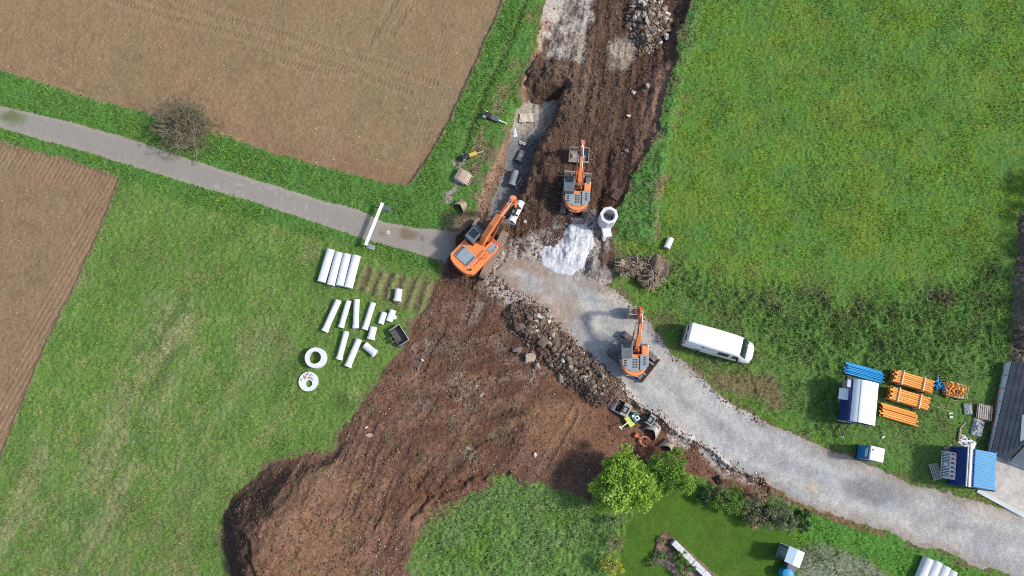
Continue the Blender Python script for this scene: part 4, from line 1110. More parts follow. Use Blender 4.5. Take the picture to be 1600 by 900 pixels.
LO = [((529, 469), (507, 518), 11.0, 1, 'long concrete pipe at the left end of the upper loose row on the meadow'),
      ((545, 470), (532.5, 512), 9.5, 0, 'long concrete pipe second from the left in the upper loose row'),
      ((557.5, 468), (555.5, 513), 10, 0, 'upright lying concrete pipe third in the upper loose row'),
      ((583, 473), (569.5, 515), 10, 0, 'long concrete pipe at the right end of the upper loose row, before the stubs'),
      ((541.5, 518), (529.5, 562), 10, 0, 'long concrete pipe in the lower row, nearer the manhole rings'),
      ((561, 530), (543, 573), 11, 0, 'long concrete pipe in the lower row, beside the tilted short stub')]
for a, b, wp, bs, l in LO: pipe_px(l, a, b, wp * .92, 'long concrete pipes lying loose on the meadow', True, 1)
SH = [((600.5, 488), (594.5, 506), 9.5, 'short concrete stub with a wide lower end, left of the pair by the skip bucket'),
      ((614, 484.5), (607.5, 502), 10.5, 'short concrete stub right of the pair above the skip bucket'),
      ((584, 511), (579, 530.5), 11, 'short concrete stub standing alone below the pair of stubs'),
      ((570.5, 539), (586.5, 553), 11.5, 'short wide concrete stub turned crosswise to the other pipes'),
      ((623.5, 452), (620.5, 471), 11.5, 'short concrete stub lying on the furrowed soil strip'),
      ((1048.5, 372), (1041.5, 387.5), 10.5, 'lone short concrete stub on the right meadow near the tree stumps')]
for a, b, wp, l in SH: pipe_px(l, a, b, wp, 'short concrete pipe stubs', wp > 10.9)
# pipes bottom right
for i, (a, b) in enumerate([((1450, 872), (1426, 930)), ((1464, 877), (1440, 936)), ((1476, 884), (1453, 942)), ((1487, 891), (1465, 948))]):
    pipe_px(['leftmost grey pipe of the row at the lower right edge of the picture', 'second grey pipe of the row at the lower right edge',
             'third grey pipe of the row at the lower right edge', 'rightmost grey pipe of the row at the lower right edge, next to the road'][i], a, b, 14.5, 'grey pipes stored below the gravel road', False, m='pipe_concrete')
# pipe slung under the big boom
hp = ex1.matrix_basis @ hook
pz = 1.55
pc = P(806.5, 331.5, pz)
make_pipe('concrete pipe hanging level from the large excavator boom over the trench', pc, 2.15, .33, R(66), None, True, bellsign=-1, pitch=R(9))
sl_ = T(empty('pipe_hook', (pc.x, pc.y, pc.z)), 'black lifting hook clamped round the pipe under the large boom', 'pipe hook')
top = hp - Vector((0, 0, .15))
dv = top - pc
mb = MB(); mb.tube([(0, 0, .36), (dv.x * .5, dv.y * .5, .36 + (dv.z - .36) * .5), tuple(dv)], .07); mb.build('hanger', M['black'], sl_)
dr = Vector((math.cos(R(66)), math.sin(R(66)), 0)); ac = Vector((-dr.y, dr.x, 0))
mb = MB()
for s in (-.35, .35): mb.box(dr * s + Vector((0, 0, .36)), (.16, .62, .06), rz=R(66))
mb.box((0, 0, .42), (1.1, .14, .1), rz=R(66)); mb.build('clamp', M['black'], sl_, bevel=.01)
# pipes already laid in the trench
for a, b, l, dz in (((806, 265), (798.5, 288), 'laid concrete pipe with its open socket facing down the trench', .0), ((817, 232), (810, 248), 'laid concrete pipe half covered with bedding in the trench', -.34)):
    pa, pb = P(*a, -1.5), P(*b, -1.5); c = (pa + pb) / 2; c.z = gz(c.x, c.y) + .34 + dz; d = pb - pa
    make_pipe(l, c, d.length, .36, math.atan2(d.y, d.x), 'pipes laid in the trench', True, m='pipe_trench_shade')

# ------------------------------------------------------------------ manholes
c = G(500.5, 558); c = P(491.5, 558.5, .8); c.z = gz(c.x, c.y)
mb = MB(); mb.lathe((0, 0, 0), (0, 0, 1), [(-.05, .88), (.62, .88), (.66, .84), (.80, .84), (.80, .52), (-.05, .62)], 40, close=True)
o = mb.build('manhole_ring', M['pipe_concrete'], smooth=35); o.location = c
T(o, 'thick white concrete manhole ring open to the grass inside', 'manhole ring')
c = P(481.5, 596, .2); c.z = gz(c.x, c.y)
n_ = 40; vs_ = []; hx_, hy_ = .05, -.17
for zz in (0, .2):
    for rr, ox, oy in ((.82, 0, 0), (.29, hx_, hy_)):
        for i in range(n_): vs_.append((ox + rr * math.cos(6.2832 * i / n_), oy + rr * math.sin(6.2832 * i / n_), zz))
fs = []
for i in range(n_):
    j = (i + 1) % n_
    fs += [(i, j, 2 * n_ + j, 2 * n_ + i), (n_ + i, 3 * n_ + i, 3 * n_ + j, n_ + j), (2 * n_ + i, 2 * n_ + j, 3 * n_ + j, 3 * n_ + i), (i, n_ + i, n_ + j, j)]
mb = MB(); mb.add(vs_, fs); o = mb.build('manhole_cover_slab', M['pipe_concrete']); o.location = c
T(o, 'round white concrete cover slab with a small access hole and mud spilled on it', 'cover slab')
sp_ = o
mb = MB()
for q_ in range(26):
    a = R(125) + random.gauss(0, .5); r_ = random.uniform(.3, .72); s_ = random.uniform(.05, .14)
    if q_ > 19: a = R(35) + random.gauss(0, .25); r_ = random.uniform(.3, .5); s_ *= .7
    mb.box((r_ * math.cos(a), r_ * math.sin(a), .2), (s_ * 1.6, s_, s_ * .5), rz=random.random() * 3)
o = mb.build('spilled_mortar', M['bucket_rust'], bevel=.01); o.location = c
T(o, 'crumbs of brown mortar lying on the round cover slab', 'mortar')
# octagonal chamber
c = P(952, 336, 1.75); c.z = gz(c.x, c.y)
hz_ = 1.75 - c.z
rt = T(empty('manhole_chamber', c), 'tall octagonal white concrete chamber with round shaft opening beside the dug strip', 'manhole chamber')
oc = [(.79 * math.cos(R(22.5 + 45 * i) + R(12)), .79 * math.sin(R(22.5 + 45 * i) + R(12))) for i in range(8)]
n_ = 32; vs_ = []; fs = []
for zz in (-.1, hz_): vs_ += [(x, y, zz) for x, y in oc]
for i in range(8): fs.append((i, (i + 1) % 8, 8 + (i + 1) % 8, 8 + i))
for i in range(n_): a = 6.2832 * i / n_; vs_.append((.51 * math.cos(a), .51 * math.sin(a), hz_))
for i in range(n_): a = 6.2832 * i / n_; vs_.append((.51 * math.cos(a), .51 * math.sin(a), .15))
for i in range(n_):
    j = (i + 1) % n_; fs += [(16 + i, 16 + n_ + i, 16 + n_ + j, 16 + j)]
    oi_ = int(((i + .5) / n_ * 360 - 34.5) // 45) % 8; oj = int(((j + .5) / n_ * 360 - 34.5) // 45) % 8
    fs.append((16 + i, 16 + j, 8 + (oi_ + 1) % 8))
    if oi_ != oj: fs.append((16 + j, 8 + (oj + 1) % 8, 8 + (oi_ + 1) % 8))
fs.append(tuple(16 + n_ + i for i in range(n_)))
mb = MB(); mb.add(vs_, fs); mb.build('shaft_wall', M['pipe_concrete'], rt)
mb = MB()
for i in range(5): mb = MB(); mb.tube([(.47, -.16, .4 + i * .28), (.34, -.16, .4 + i * .28), (.34, .16, .4 + i * .28), (.47, .16, .4 + i * .28)], .02); mb.build('step_iron', M['black'], rt)
mb = MB(); mb.box((-.05, -.95, .22), (.75, 1.15, .42), rz=R(8)); mb.build('inlet_base', M['pipe_concrete'], rt, bevel=.03)
# ------------------------------------------------------------------ van
def loft(mb, secs):
    """sections: lists of equal-length (x,y,z) rings"""
    n = len(secs[0]); base = len(mb.v)
    vs_ = [p for s in secs for p in s]; fs = []
    for j in range(len(secs) - 1):
        for i in range(n):
            fs.append((j * n + i, j * n + (i + 1) % n, (j + 1) * n + (i + 1) % n, (j + 1) * n + i))
    fs += [tuple(range(n - 1, -1, -1)), tuple(range((len(secs) - 1) * n, len(secs) * n))]
    return mb.add(vs_, fs)
c = G(1119, 539)
van = T(empty('van', c, R(-16.5)), 'white high roofed van parked on the grass beside the gravel road', 'van')
def vsec(x, wb, wt, zb, zt, r=.16):
    zs = zb + (zt - zb) * .42
    h = [(wb, zb), (wb + .01, zs), (wt + .01, zt - r), (wt - r * .45, zt - r * .25), (wt - r * 1.3, zt)]
    return [(x, y, z) for y, z in h] + [(x, -y, z) for y, z in h[::-1]]
secs = [vsec(-2.95, .90, .76, .55, 2.34), vsec(-2.86, .97, .83, .38, 2.50), vsec(-1.0, 1.0, .85, .35, 2.56), vsec(.8, 1.0, .84, .35, 2.53), vsec(1.42, .99, .80, .35, 2.42),
        vsec(1.75, .98, .78, .35, 2.08, .12), vsec(2.05, .97, .76, .36, 1.62, .1), vsec(2.28, .95, .76, .38, 1.28, .1), vsec(2.68, .90, .74, .42, 1.10, .1), vsec(2.90, .78, .62, .48, .90, .1), vsec(2.99, .55, .45, .55, .72, .06)]
mb = MB(); loft(mb, secs); mb.build('body', M['white_paint'], van, smooth=50)
mb = MB(); mb.add([(1.47, .72, 2.405), (1.47, -.72, 2.405), (1.76, -.755, 2.075), (2.05, -.745, 1.62), (2.26, -.74, 1.315), (2.26, .74, 1.315), (2.05, .745, 1.62), (1.76, .755, 2.075)], [(0, 1, 2, 7), (7, 2, 3, 6), (6, 3, 4, 5)])
for i, v in enumerate(mb.v): v.z += .012; v.x += .012
mb.build('windscreen', M['glass'], van)
mb = MB(); mb.box((1.93, -.12, 1.80), (.22, .26, .012), ry=R(57)); mb.box((1.85, -.3, 1.93), (.12, .16, .012), ry=R(52)); mb.build('paper_on_dashboard', M['white_plastic'], van)
for s in (-1, 1):
    yo = lambda t: s * (1.016 - .16 * t)
    def side_quad(pts, name, m, off=.008):
        mb = MB(); vs_ = []
        for x, z in pts:
            t = np.clip((z - 1.25) / 1.15, 0, 1); vs_.append((x, s * (1.012 + off - .155 * t), z))
        mb.add(vs_, [tuple(range(len(pts)))]); return mb.build(name, m, van)
    side_quad([(1.02, 1.42), (1.70, 1.42), (1.55, 1.95), (1.36, 2.12), (1.02, 2.12)], 'cab_window', M['glass'])
    if s < 0:
        side_quad([(-.15, 1.38), (.78, 1.38), (.78, 2.14), (-.15, 2.14)], 'side_window', M['glass'])
        side_quad([(-1.35, .55), (-.18, .55), (-.18, 2.22), (-1.35, 2.22)], 'sliding_door', M['white_paint'], .03)
        side_quad([(-1.80, .6), (-1.45, .6), (-1.42, 2.18), (-1.52, 2.18)], 'door_gap', M['dark_paint'], .012)
        side_quad([(-1.8, 2.22), (.8, 2.22), (.8, 2.25), (-1.8, 2.25)], 'door_rail', M['dark_paint'], .012)
    mb = MB(); mb.box((1.62, s * 1.13, 1.48), (.16, .24, .3)); mb.build('mirror', M['black'], van, bevel=.04)
    for wx in (-1.75, 1.95):
        mb = MB(); mb.cyl((wx, s * .74, .34), (wx, s * 1.0, .34), .34, n=20); wl = mb.build('wheel', M['rubber'], van, smooth=40)
        mb = MB(); mb.cyl((wx, s * 1.0, .34), (wx, s * 1.015, .34), .2, n=14); mb.build('rim', M['grey_paint'], wl)
    mb = MB(); mb.box((2.86, s * .62, .82), (.12, .3, .2)); mb.build('headlight', M['glass'], van, bevel=.03)
    mb = MB(); mb.box((-2.93, s * .84, 1.3), (.06, .1, .5)); mb.build('tail_light', mat('red_lamp', (.3, .01, .01), rough=.2, rnd=0) if s < 0 else bpy.data.materials['red_lamp'], van)
    mb = MB(); mb.box((-2.945, s * .4, 1.75), (.03, .5, .5), ry=R(4)); mb.build('rear_window', M['glass'], van)
mb = MB(); mb.box((-2.98, 0, .5), (.18, 1.7, .16)); mb.build('rear_bumper', M['dark_paint'], van, bevel=.03)
mb = MB(); mb.box((-2.965, .0, 1.35), (.03, .03, 1.5)); 
mb.build('door_seam', M['dark_paint'], van)
for zz in (.8, 1.5, 2.1):
    for s in (-1, 1):
        mb = MB(); mb.box((-2.95, s * .74, zz), (.05, .12, .06)); mb.build('hinge', M['dark_paint'], van)

# ------------------------------------------------------------------ site trailer
M['navy'] = mat('navy_panel', (.025, .045, .20), (.020, .036, .17), scale=2, rough=.45, dirt=(.06, .07, .16), dirt_amt=.3, rnd=0)
M['sky_blue'] = mat('blue_sheet', (.02, .285, .53), (.02, .245, .46), scale=2, rough=.5, dirt=(.10, .28, .5), dirt_amt=.3, rnd=0)
M['box_blue'] = mat('container_blue', (.022, .055, .25), (.02, .045, .21), scale=2, rough=.5, dirt=(.05, .07, .2), dirt_amt=.3, rnd=0)
M['cabin_blue'] = mat('cabin_blue', (.02, .22, .48), (.018, .19, .43), scale=1.5, rough=.5, dirt=(.05, .18, .32), dirt_amt=.3, rnd=0)
M['roof_white'] = mat('white_sheet_roof', (.74, .78, .80), (.68, .73, .76), scale=1, rough=.45, dirt=(.55, .57, .56), dirt_amt=.25, rnd=0)
c = P(1349.6, 627.8, 2.5); c.z = gz(c.x, c.y)
tr = T(empty('site_trailer', c, R(-100.7)), 'blue site trailer with curved white roof, side hatch open and a drawbar in front', 'site trailer')
Lh, Wh = 1.72, 1.08
mb = MB(); mb.prism([(-Wh + .03, .55), (Wh - .03, .55), (Wh - .03, 2.2), (.3, 2.52), (-.35, 2.52), (-Wh + .03, 2.25)], -Lh + .04, Lh - .04, 'x')
mb.build('cabin_wall', M['navy'], tr, bevel=.02)
prof = [(Wh + .06, 2.28), (.62, 2.48), (.22, 2.64), (-.05, 2.70), (-.35, 2.68), (-.62, 2.58), (-.82, 2.42), (-.96, 2.22)]
rf = MB(); rf.prism(prof + [(x, z - .05) for x, z in prof[::-1]], -Lh, Lh, 'x'); rfo = rf.build('roof', M['roof_white'], tr, smooth=50)
for yy in (-.42, -.85):
    mb = MB(); t = np.interp(-yy, [.05, .35, .62, .82, .96], [2.70, 2.68, 2.58, 2.42, 2.22]); 
    mb.box((0, yy if False else -yy * -1, float(t) + .012), (2 * Lh - .02, .03, .03)); mb.build('roof_seam', M['grey_paint'], rfo)
# wall facing down-left of the picture is local -y; the service hatch sits at its rear end
mb = MB(); mb.box((-1.18, -Wh + .02, 1.5), (.98, .10, 1.35)); mb.build('hatch_opening', M['bucket'], tr)
mb = MB(); mb.box((-.42, -Wh - .22, 1.75), (.92, .80, .04), rx=R(32)); mb.build('open_hatch', M['roof_white'], tr)
mb = MB(); mb.box((-1.30, -Wh - .02, 2.2), (.6, .42, .03), rx=R(20)); mb.build('open_flap', M['white_plastic'], tr)
mb = MB(); mb.box((1.69, -.55, .75), (.05, 1.1, .10)); mb.build('bumper_bar', M['white_plastic'], tr)
mb = MB(); mb.tube([(1.6, -.95, .45), (2.75, -.55, .5)], .05); mb.tube([(1.6, .1, .45), (2.75, -.55, .5)], .05); mb.cyl((2.72, -.55, .5), (3.0, -.55, .52), .06); db = mb.build('drawbar', M['black'], tr)
mb = MB(); mb.cyl((2.95, -.55, .02), (2.95, -.55, .55), .06, n=10); mb.box((2.95, -.55, .5), (.14, .14, .1)); mb.build('jockey_leg', M['white_plastic'], db)
for s in (-1, 1):
    mb = MB(); mb.cyl((-.1, s * .85, .34), (-.1, s * 1.05, .34), .34, n=18); mb.build('wheel', M['rubber'], tr, smooth=40)
mb = MB(); mb.box((0, 0, .5), (3.3, 1.9, .1)); mb.build('chassis', M['black'], tr)
mb = MB(); mb.box((-1.85, -.6, 1.1), (.3, .8, .5)); mb.build('tail_box', M['black'], tr, bevel=.02)

# ------------------------------------------------------------------ toilets
c = P(1370.8, 709.6, 2.3); c.z = gz(c.x, c.y)
to = T(empty('portable_toilet', c, R(-13.5)), 'bright blue portable toilet with flat white roof standing on the grass by the road', 'toilet')
mb = MB(); mb.box((0, 0, 1.08), (1.08, 1.10, 2.10), top=.97); mb.build('cabin_wall', M['cabin_blue'], to, bevel=.03)
mb = MB(); mb.box((0, 0, .05), (1.2, 1.2, .1)); mb.build('base', M['black'], to)
mb = MB(); mb.box((0, 0, 2.2), (1.16, 1.16, .14), top=.94); r_ = mb.build('roof', M['white_plastic'], to, bevel=.03)
mb = MB(); mb.cyl((-.36, .26, 2.2), (-.36, .26, 2.36), .055, n=10); mb.build('vent_pipe', M['black'], r_)
mb = MB(); mb.box((-.545, -.03, 1.62), (.02, .62, .40)); mb.build('sign_panel', M['white_plastic'], to)
mb = MB(); mb.cyl((-.556, .38, 1.76), (-.54, .38, 1.76), .13, n=20); lg = mb.build('sign_disc', M['white_plastic'], to)
mb = MB(); mb.cyl((-.560, .38, 1.76), (-.55, .38, 1.76), .06, n=16); mb.build('sign_disc_eye', M['cabin_blue'], lg)
mb = MB()
for yy, hh in ((.17, .22), (.02, .15), (-.13, .24), (-.26, .15)): mb.box((-.557, yy, 1.62), (.012, .05, hh))
mb.build('sign_bars', M['cabin_blue'], to)
for s in (-1, 1):
    mb = MB(); mb.box((-.537, s * .46, 1.1), (.04, .05, 2.0)); mb.build('corner_post', M['cabin_blue'], to)
c = P(1243, 871, 2.3); c.z = gz(c.x, c.y)
t2 = T(empty('portable_toilet', c, R(-24)), 'portable toilet with a two tone pale roof at the lower edge beside the lawn', 'toilet')
mb = MB(); mb.box((0, 0, 1.05), (1.02, 1.08, 2.05)); mb.build('cabin_wall', M['dark_paint'], t2, bevel=.03)
mb = MB(); mb.prism([(-.60, 2.06), (0, 2.30), (.60, 2.20), (.60, 2.14), (0, 2.24), (-.60, 2.0)], -.62, .62, 'y'); mb.build('roof', mat('pale_roof', (.62, .74, .78), (.58, .70, .75), scale=1, rough=.5, rnd=0), t2)
mb = MB(); mb.box((0, 0, .06), (1.15, 1.15, .12)); mb.build('base', M['grey_paint'], t2)
mb = MB(); mb.box((-.52, 0, 1.1), (.03, .7, 1.8)); mb.build('door', M['grey_paint'], t2)
c = P(1232, 898, 1.1); c.z = gz(c.x, c.y)
t3 = T(empty('water_tank', c), 'round bright blue water butt below the pale roofed toilet at the lower edge', 'water butt')
mb = MB(); mb.lathe((0, 0, 0), (0, 0, 1), [(0, .40), (.3, .46), (.8, .46), (1.0, .42)], 24); mb.build('drum', M['cabin_blue'], t3, smooth=40)
mb = MB(); mb.lathe((0, 0, 0), (0, 0, 1), [(.98, .44), (1.06, .44), (1.12, .3), (1.13, .001)], 24); mb.build('lid', M['sky_blue'], t3, smooth=40)
c = P(1236, 886, .6); c.z = gz(c.x, c.y)
mb = MB(); mb.box((0, 0, .4), (.75, .65, .75), top=.95); o = mb.build('grey_bin', M['dark_paint'], bevel=.04); o.location = c; o.rotation_euler.z = R(-24)
T(o, 'dark grey storage bin between the pale roofed toilet and the blue butt', 'bin')

# ------------------------------------------------------------------ blue container and what leans on it
c = P(1534.5, 733.5, 2.6); c.z = gz(c.x, c.y)
bc = T(empty('storage_container', c, R(-100.3)), 'dark blue storage container with bright blue ribbed roof and cream roller awning', 'container')
LL, WW = 1.48, 1.05
mb = MB(); mb.box((0, 0, 1.3), (2 * LL, 2 * WW, 2.5))
for i in range(17):
    x = -LL + .12 + i * (2 * LL - .24) / 16
    mb.box((x, -WW - .012, 1.3), (.07, .03, 2.3))
mb.build('wall', M['box_blue'], bc)
mb = MB(); mb.box((.0, .22, 2.57), (2 * LL - .06, 2 * WW - .42, .06))
for i in range(16):
    x = -LL + .12 + i * (2 * LL - .24) / 15
    mb.box((x, .22, 2.63), (.10, 2 * WW - .46, .06))
mb.build('roof', M['sky_blue'], bc)
mb = MB(); mb.box((-.12, -WW + .07, 2.66), (2 * LL + .35, .20, .16)); mb.box((-.12, -WW - .12, 2.62), (2 * LL + .35, .10, .1)); mb.build('awning_roll', mat('cream_canvas', (.74, .71, .62), (.66, .63, .55), scale=3, rough=.8, rnd=0), bc, bevel=.04)
mb = MB(); mb.box((.0, -WW - .04, 2.45), (2 * LL + .04, .06, .10)); mb.build('top_rail', M['sky_blue'], bc)
for sx in (-1, 1):
    for sy in (-1, 1):
        mb = MB(); mb.box((sx * LL, sy * WW, 1.3), (.14, .14, 2.62)); mb.build('corner_post', M['box_blue'], bc)
mb = MB(); mb.box((LL + .03, 0, 1.25), (.05, 1.7, 2.2)); mb.box((LL + .07, 0, 1.25), (.05, .04, 2.2)); mb.build('end_door', M['black'], bc)
M['red'] = mat('red_reflector', (.42, .05, .05), (.35, .04, .04), scale=3, rough=.5, rnd=0)
bx_ = Matrix.Rotation(R(-100.3), 4, 'Z')
def barrier(off, label, lean):
    p = c + (bx_ @ Vector((off[0], -WW + off[1], 0)))
    rt = T(empty('safety_barrier', p, R(-100.3), 0, 0), label, 'barrier', 'barrier panels leaning on the container')
    mb = MB(); Mr = Matrix.Rotation(lean, 4, 'X'); mb.M = Mr
    for i in range(17): mb.box((-1.0 + i * .125, 0, .42), (.045, .03, .74))
    mb.box((0, 0, .06), (2.1, .05, .06)); mb.box((0, 0, .78), (2.1, .05, .06)); mb.box((0, 0, .42), (.30, .045, .30))
    for s in (-1, 1): mb.box((s * 1.04, 0, .5), (.05, .05, 1.0))
    mb.build('slat_frame', M['white_plastic'], rt)
    mb = MB(); mb.M = Mr; mb.box((0, 0, .98), (2.1, .05, .36)); pb = mb.build('board', M['white_plastic'], rt)
    for i in range(6):
        mb = MB(); mb.M = Mr; mb.box((-.88 + i * .35, -.031, .98), (.15, .014, .24)); mb.build('reflector', M['red'], pb)
    return rt
barrier((.0, -.66), 'outer white slatted safety barrier with red reflectors leaning on the blue container', R(-28))
barrier((.08, -.44), 'inner white slatted safety barrier mostly hidden against the blue container wall', R(-18))

# ------------------------------------------------------------------ low building at the right edge
M['slate'] = mat('dark_slate', (.052, .060, .070), (.085, .092, .10), scale=1.2, rough=.6, dirt=(.12, .125, .125), dirt_amt=.5, bump=.2, bscale=9, rnd=0)
M['slate2'] = mat('blue_slate', (.085, .115, .14), (.11, .14, .165), scale=1.2, rough=.6, dirt=(.2, .22, .23), dirt_amt=.4, rnd=0)
M['render'] = mat('pale_render', (.52, .55, .54), (.45, .48, .47), scale=1.2, rough=.8, dirt=(.36, .38, .36), dirt_amt=.4, rnd=0)
def on_plane(px_, py_, pl, lift=0.0):
    a, b, c = pl; n = (b - a).cross(c - a).normalized()
    if n.z < 0: n = -n
    o = Vector((0, 0, H)); d = P(px_, py_, 0) - o
    return o + d * ((a - o).dot(n) / d.dot(n)) + n * lift
def plate(name, pts, th, m, parent):
    mb = MB(); n = len(pts); mb.add(list(pts) + [p - Vector((0, 0, th)) for p in pts], [tuple(range(n)), tuple(range(2 * n - 1, n - 1, -1))] + [(i, (i + 1) % n, n + (i + 1) % n, n + i) for i in range(n)])
    return mb.build(name, m, parent)
bd = T(empty('farm_building', (0, 0, 0)), 'low farm building with dark slate roof and pale wall at the right edge', 'building')
e0, e1_ = P(1582, 565, 1.0), P(1548, 711, .8)
PL = (e0, e1_, P(1650, 640, 2.7))
ro = plate('roof', [e0, e1_, on_plane(1578, 717, PL), on_plane(1602, 692, PL), on_plane(1690, 660, PL), on_plane(1690, 566, PL)], .12, M['slate'], bd)
for i in range(12):
    f = (i + 1) * 9.5
    mb = MB(); a_, b2 = on_plane(1582 + f, 568, PL, .004), on_plane(1549 + f * .9 + 1, 710 - max(0, f - 24) * .55, PL, .012); mb.tube([a_, b2], .014, 4); mb.build('roof_batten', M['slate'], ro)
plate('roof_light_strip', [on_plane(1597, 648, PL, .03), on_plane(1594, 690, PL, .03), on_plane(1606, 684, PL, .03), on_plane(1612, 648, PL, .03)], .03, M['render'], ro)
PL2 = (P(1578, 721, .75), P(1604, 694, 1.7), P(1690, 760, .9))
plate('porch_roof', [on_plane(1578, 721, PL2), on_plane(1604, 694, PL2), on_plane(1690, 700, PL2), on_plane(1690, 757, PL2)], .1, M['slate2'], bd)
ap = plate('tilted_strip', [P(1571.5, 567, .62), P(1546.8, 709, .70), e1_ - Vector((0.01, 0, .1)), e0 - Vector((.01, 0, .1))], .05, M['render'], bd)  # pale strip tilted upward, shaped so that the sun brightens it
for i in range(1, 7):
    f = i / 7; mb = MB(); mb.tube([P(1571.5, 567, .64).lerp(P(1546.8, 709, .72), f), (e0 - Vector((.01, 0, .08))).lerp(e1_ - Vector((.01, 0, .08)), f)], .018, 4); mb.build('strip_joint', M['dark_paint'], ap)
b0, b1 = P(1574, 567, .5), P(1549, 709, .55)
mb = MB(); t_ = Vector((.25, .05, 0)); dz_ = Vector((0, 0, .8))
q4 = [b0 - dz_, b1 - dz_, b1, b0]; mb.add(q4 + [v + t_ for v in q4], [(0, 1, 2, 3), (7, 6, 5, 4), (0, 4, 5, 1), (1, 5, 6, 2), (2, 6, 7, 3), (3, 7, 4, 0)]); mb.build('wall', M['render'], bd)
w1_, w2_ = P(1580, 722, .6), P(1690, 764, .7)
mb = MB(); t_ = Vector((.0, .25, 0)); q4 = [w1_ - dz_, w2_ - dz_, w2_, w1_]; mb.add(q4 + [v + t_ for v in q4], [(0, 1, 2, 3), (7, 6, 5, 4), (0, 4, 5, 1), (1, 5, 6, 2), (2, 6, 7, 3), (3, 7, 4, 0)]); mb.build('front_wall', M['render'], bd)
# concrete kerb at the edge of the yard
pts = [(1520, 762), (1545, 775), (1575, 790)]
ka, kb = G(1526, 766), G(1600, 806)
mb = MB(); dk = kb - ka; mb.box((0, 0, .03), (dk.length, .35, .16)); o = mb.build('kerb', M['render'], bevel=.02); o.location = (ka + kb) / 2; o.rotation_euler.z = math.atan2(dk.y, dk.x)
T(o, 'pale concrete kerb along the yard edge under the blue container', 'kerb')

# ------------------------------------------------------------------ plastic pipes in bundles
def plastic(name, c1, c2):
    return mat(name, c1, c2, scale=2, rough=.42, dirt=tuple(x * .7 for x in c1), dirt_amt=.3, rnd=.14)
M['orange_pipe'] = plastic('orange_plastic', (.84, .36, .07), (.76, .31, .06))
M['blue_pipe'] = plastic('blue_plastic', (.02, .30, .62), (.02, .25, .54))
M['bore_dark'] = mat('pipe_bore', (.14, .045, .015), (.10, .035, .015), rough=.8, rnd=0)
M['timber'] = mat('weathered_timber', (.42, .33, .24), (.30, .24, .18), scale=5, rough=.85, dirt=(.2, .16, .12), dirt_amt=.4, rnd=.12)
M['pale_timber'] = mat('pale_timber', (.70, .60, .47), (.6, .5, .38), scale=5, rough=.8, rnd=.06)
M['dark_timber'] = mat('dark_timber', (.14, .085, .06), (.10, .06, .045), scale=5, rough=.9, dirt=(.2, .14, .1), dirt_amt=.3, rnd=.05)
M['timber_grey'] = mat('grey_timber', (.46, .40, .33), (.34, .29, .24), scale=5, rough=.9, dirt=(.14, .12, .10), dirt_amt=.4, rnd=.15)
def pvc_mesh(nm, ln, r, m, inner):
    mb = MB(); h = ln / 2
    mb.lathe((0, 0, 0), (1, 0, 0), [(-h, r * .86), (-h, r * 1.13), (-h + .16, r * 1.13), (-h + .2, r), (h, r), (h, r * .88)], 12)
    o = mb.build(nm, m, smooth=40)
    mb = MB(); mb.lathe((0, 0, 0), (1, 0, 0), [(-h + .003, r * .87), (h - .003, r * .87)], 12); mb.build('bore', inner, o, smooth=40)
    return o
def bundle(kind, cpx, z, ang, nacr, nrows, ln, r, m, label, group, cat='pipe', jit=.0, first=None, drop=0):
    c = P(*cpx, z); base = gz(c.x, c.y)
    d = Vector((math.cos(ang), math.sin(ang), 0)); ac = Vector((-d.y, d.x, 0))
    k = 0; proto = first
    for j in range(nrows):
        for i in range(nacr - (drop if j == nrows - 1 else 0)):
            if proto is None:
                proto = pvc_mesh(kind, ln, r, m, M['bore_dark'] if 'orange' in m.name else M['navy']); o = proto
            else: o = proto if (k == 0 and first is None) else copy_tree(proto)
            off = (i - (nacr - 1) / 2) * 2.06 * r + random.uniform(-1, 1) * jit * r
            q_ = c + ac * off + d * (random.uniform(-1, 1) * (.05 + jit * .15) + (.10 if (i + j) % 2 else -.10))
            o.location = (q_.x, q_.y, base + .12 + r + j * 2.0 * r); o.rotation_euler = (0, 0, ang + random.uniform(-1, 1) * jit * .02 + (math.pi if (i + j) % 2 else 0))
            T(o, label, cat, group); k += 1
    return proto, c, base, d, ac
po, c1, z1_, dd, aa = bundle('drainage_pipe', (1429.5, 595), 1.05, R(-17.5), 6, 5, 3.15, .085, M['orange_pipe'], 'orange plastic pipe in the upper of the two strapped bundles', 'pipes of the upper strapped bundle')
_, c2, z2_, _, _ = bundle('drainage_pipe', (1422.5, 622), 1.0, R(-17), 6, 5, 3.15, .085, M['orange_pipe'], 'orange plastic pipe in the lower of the two strapped bundles', 'pipes of the lower strapped bundle', first=po)
bundle('drainage_pipe', (1405.5, 647.5), .4, R(-16.5), 7, 2, 2.95, .078, M['orange_pipe'], 'orange plastic pipe in the low loose stack below the strapped bundles', 'pipes of the loose orange stack', first=None, jit=.3, drop=2)
bundle('water_pipe', (1352, 581.5), .45, R(-16), 8, 3, 3.05, .062, M['blue_pipe'], 'thin blue plastic pipe stacked behind the white roofed trailer', 'blue water pipes', jit=.5, drop=1)
for cc_, zz, wh in ((c1, z1_, 'upper'), (c2, z2_, 'lower')):
    for s, side in ((-.95, 'left'), (.85, 'right')):
        q_ = cc_ + dd * s
        rt = T(empty('strapping_frame', (q_.x, q_.y, zz), R(-17.3)), 'pale timber batten frame round the %s strapped bundle, towards its %s end' % (wh, side), 'batten frame', 'batten frames on the pipe bundles')
        for zz2 in (.06, 1.04):
            mb = MB(); mb.box((0, 0, zz2), (.075, 1.24, .06)); mb.build('batten', M['pale_timber'], rt)
        for s2 in (-1, 1):
            mb = MB(); mb.box((0, s2 * .585, .55), (.075, .06, .92)); mb.build('upright', M['pale_timber'], rt)
for i, (px_, py_, a_) in enumerate([(1400, 659, 0)]): pass

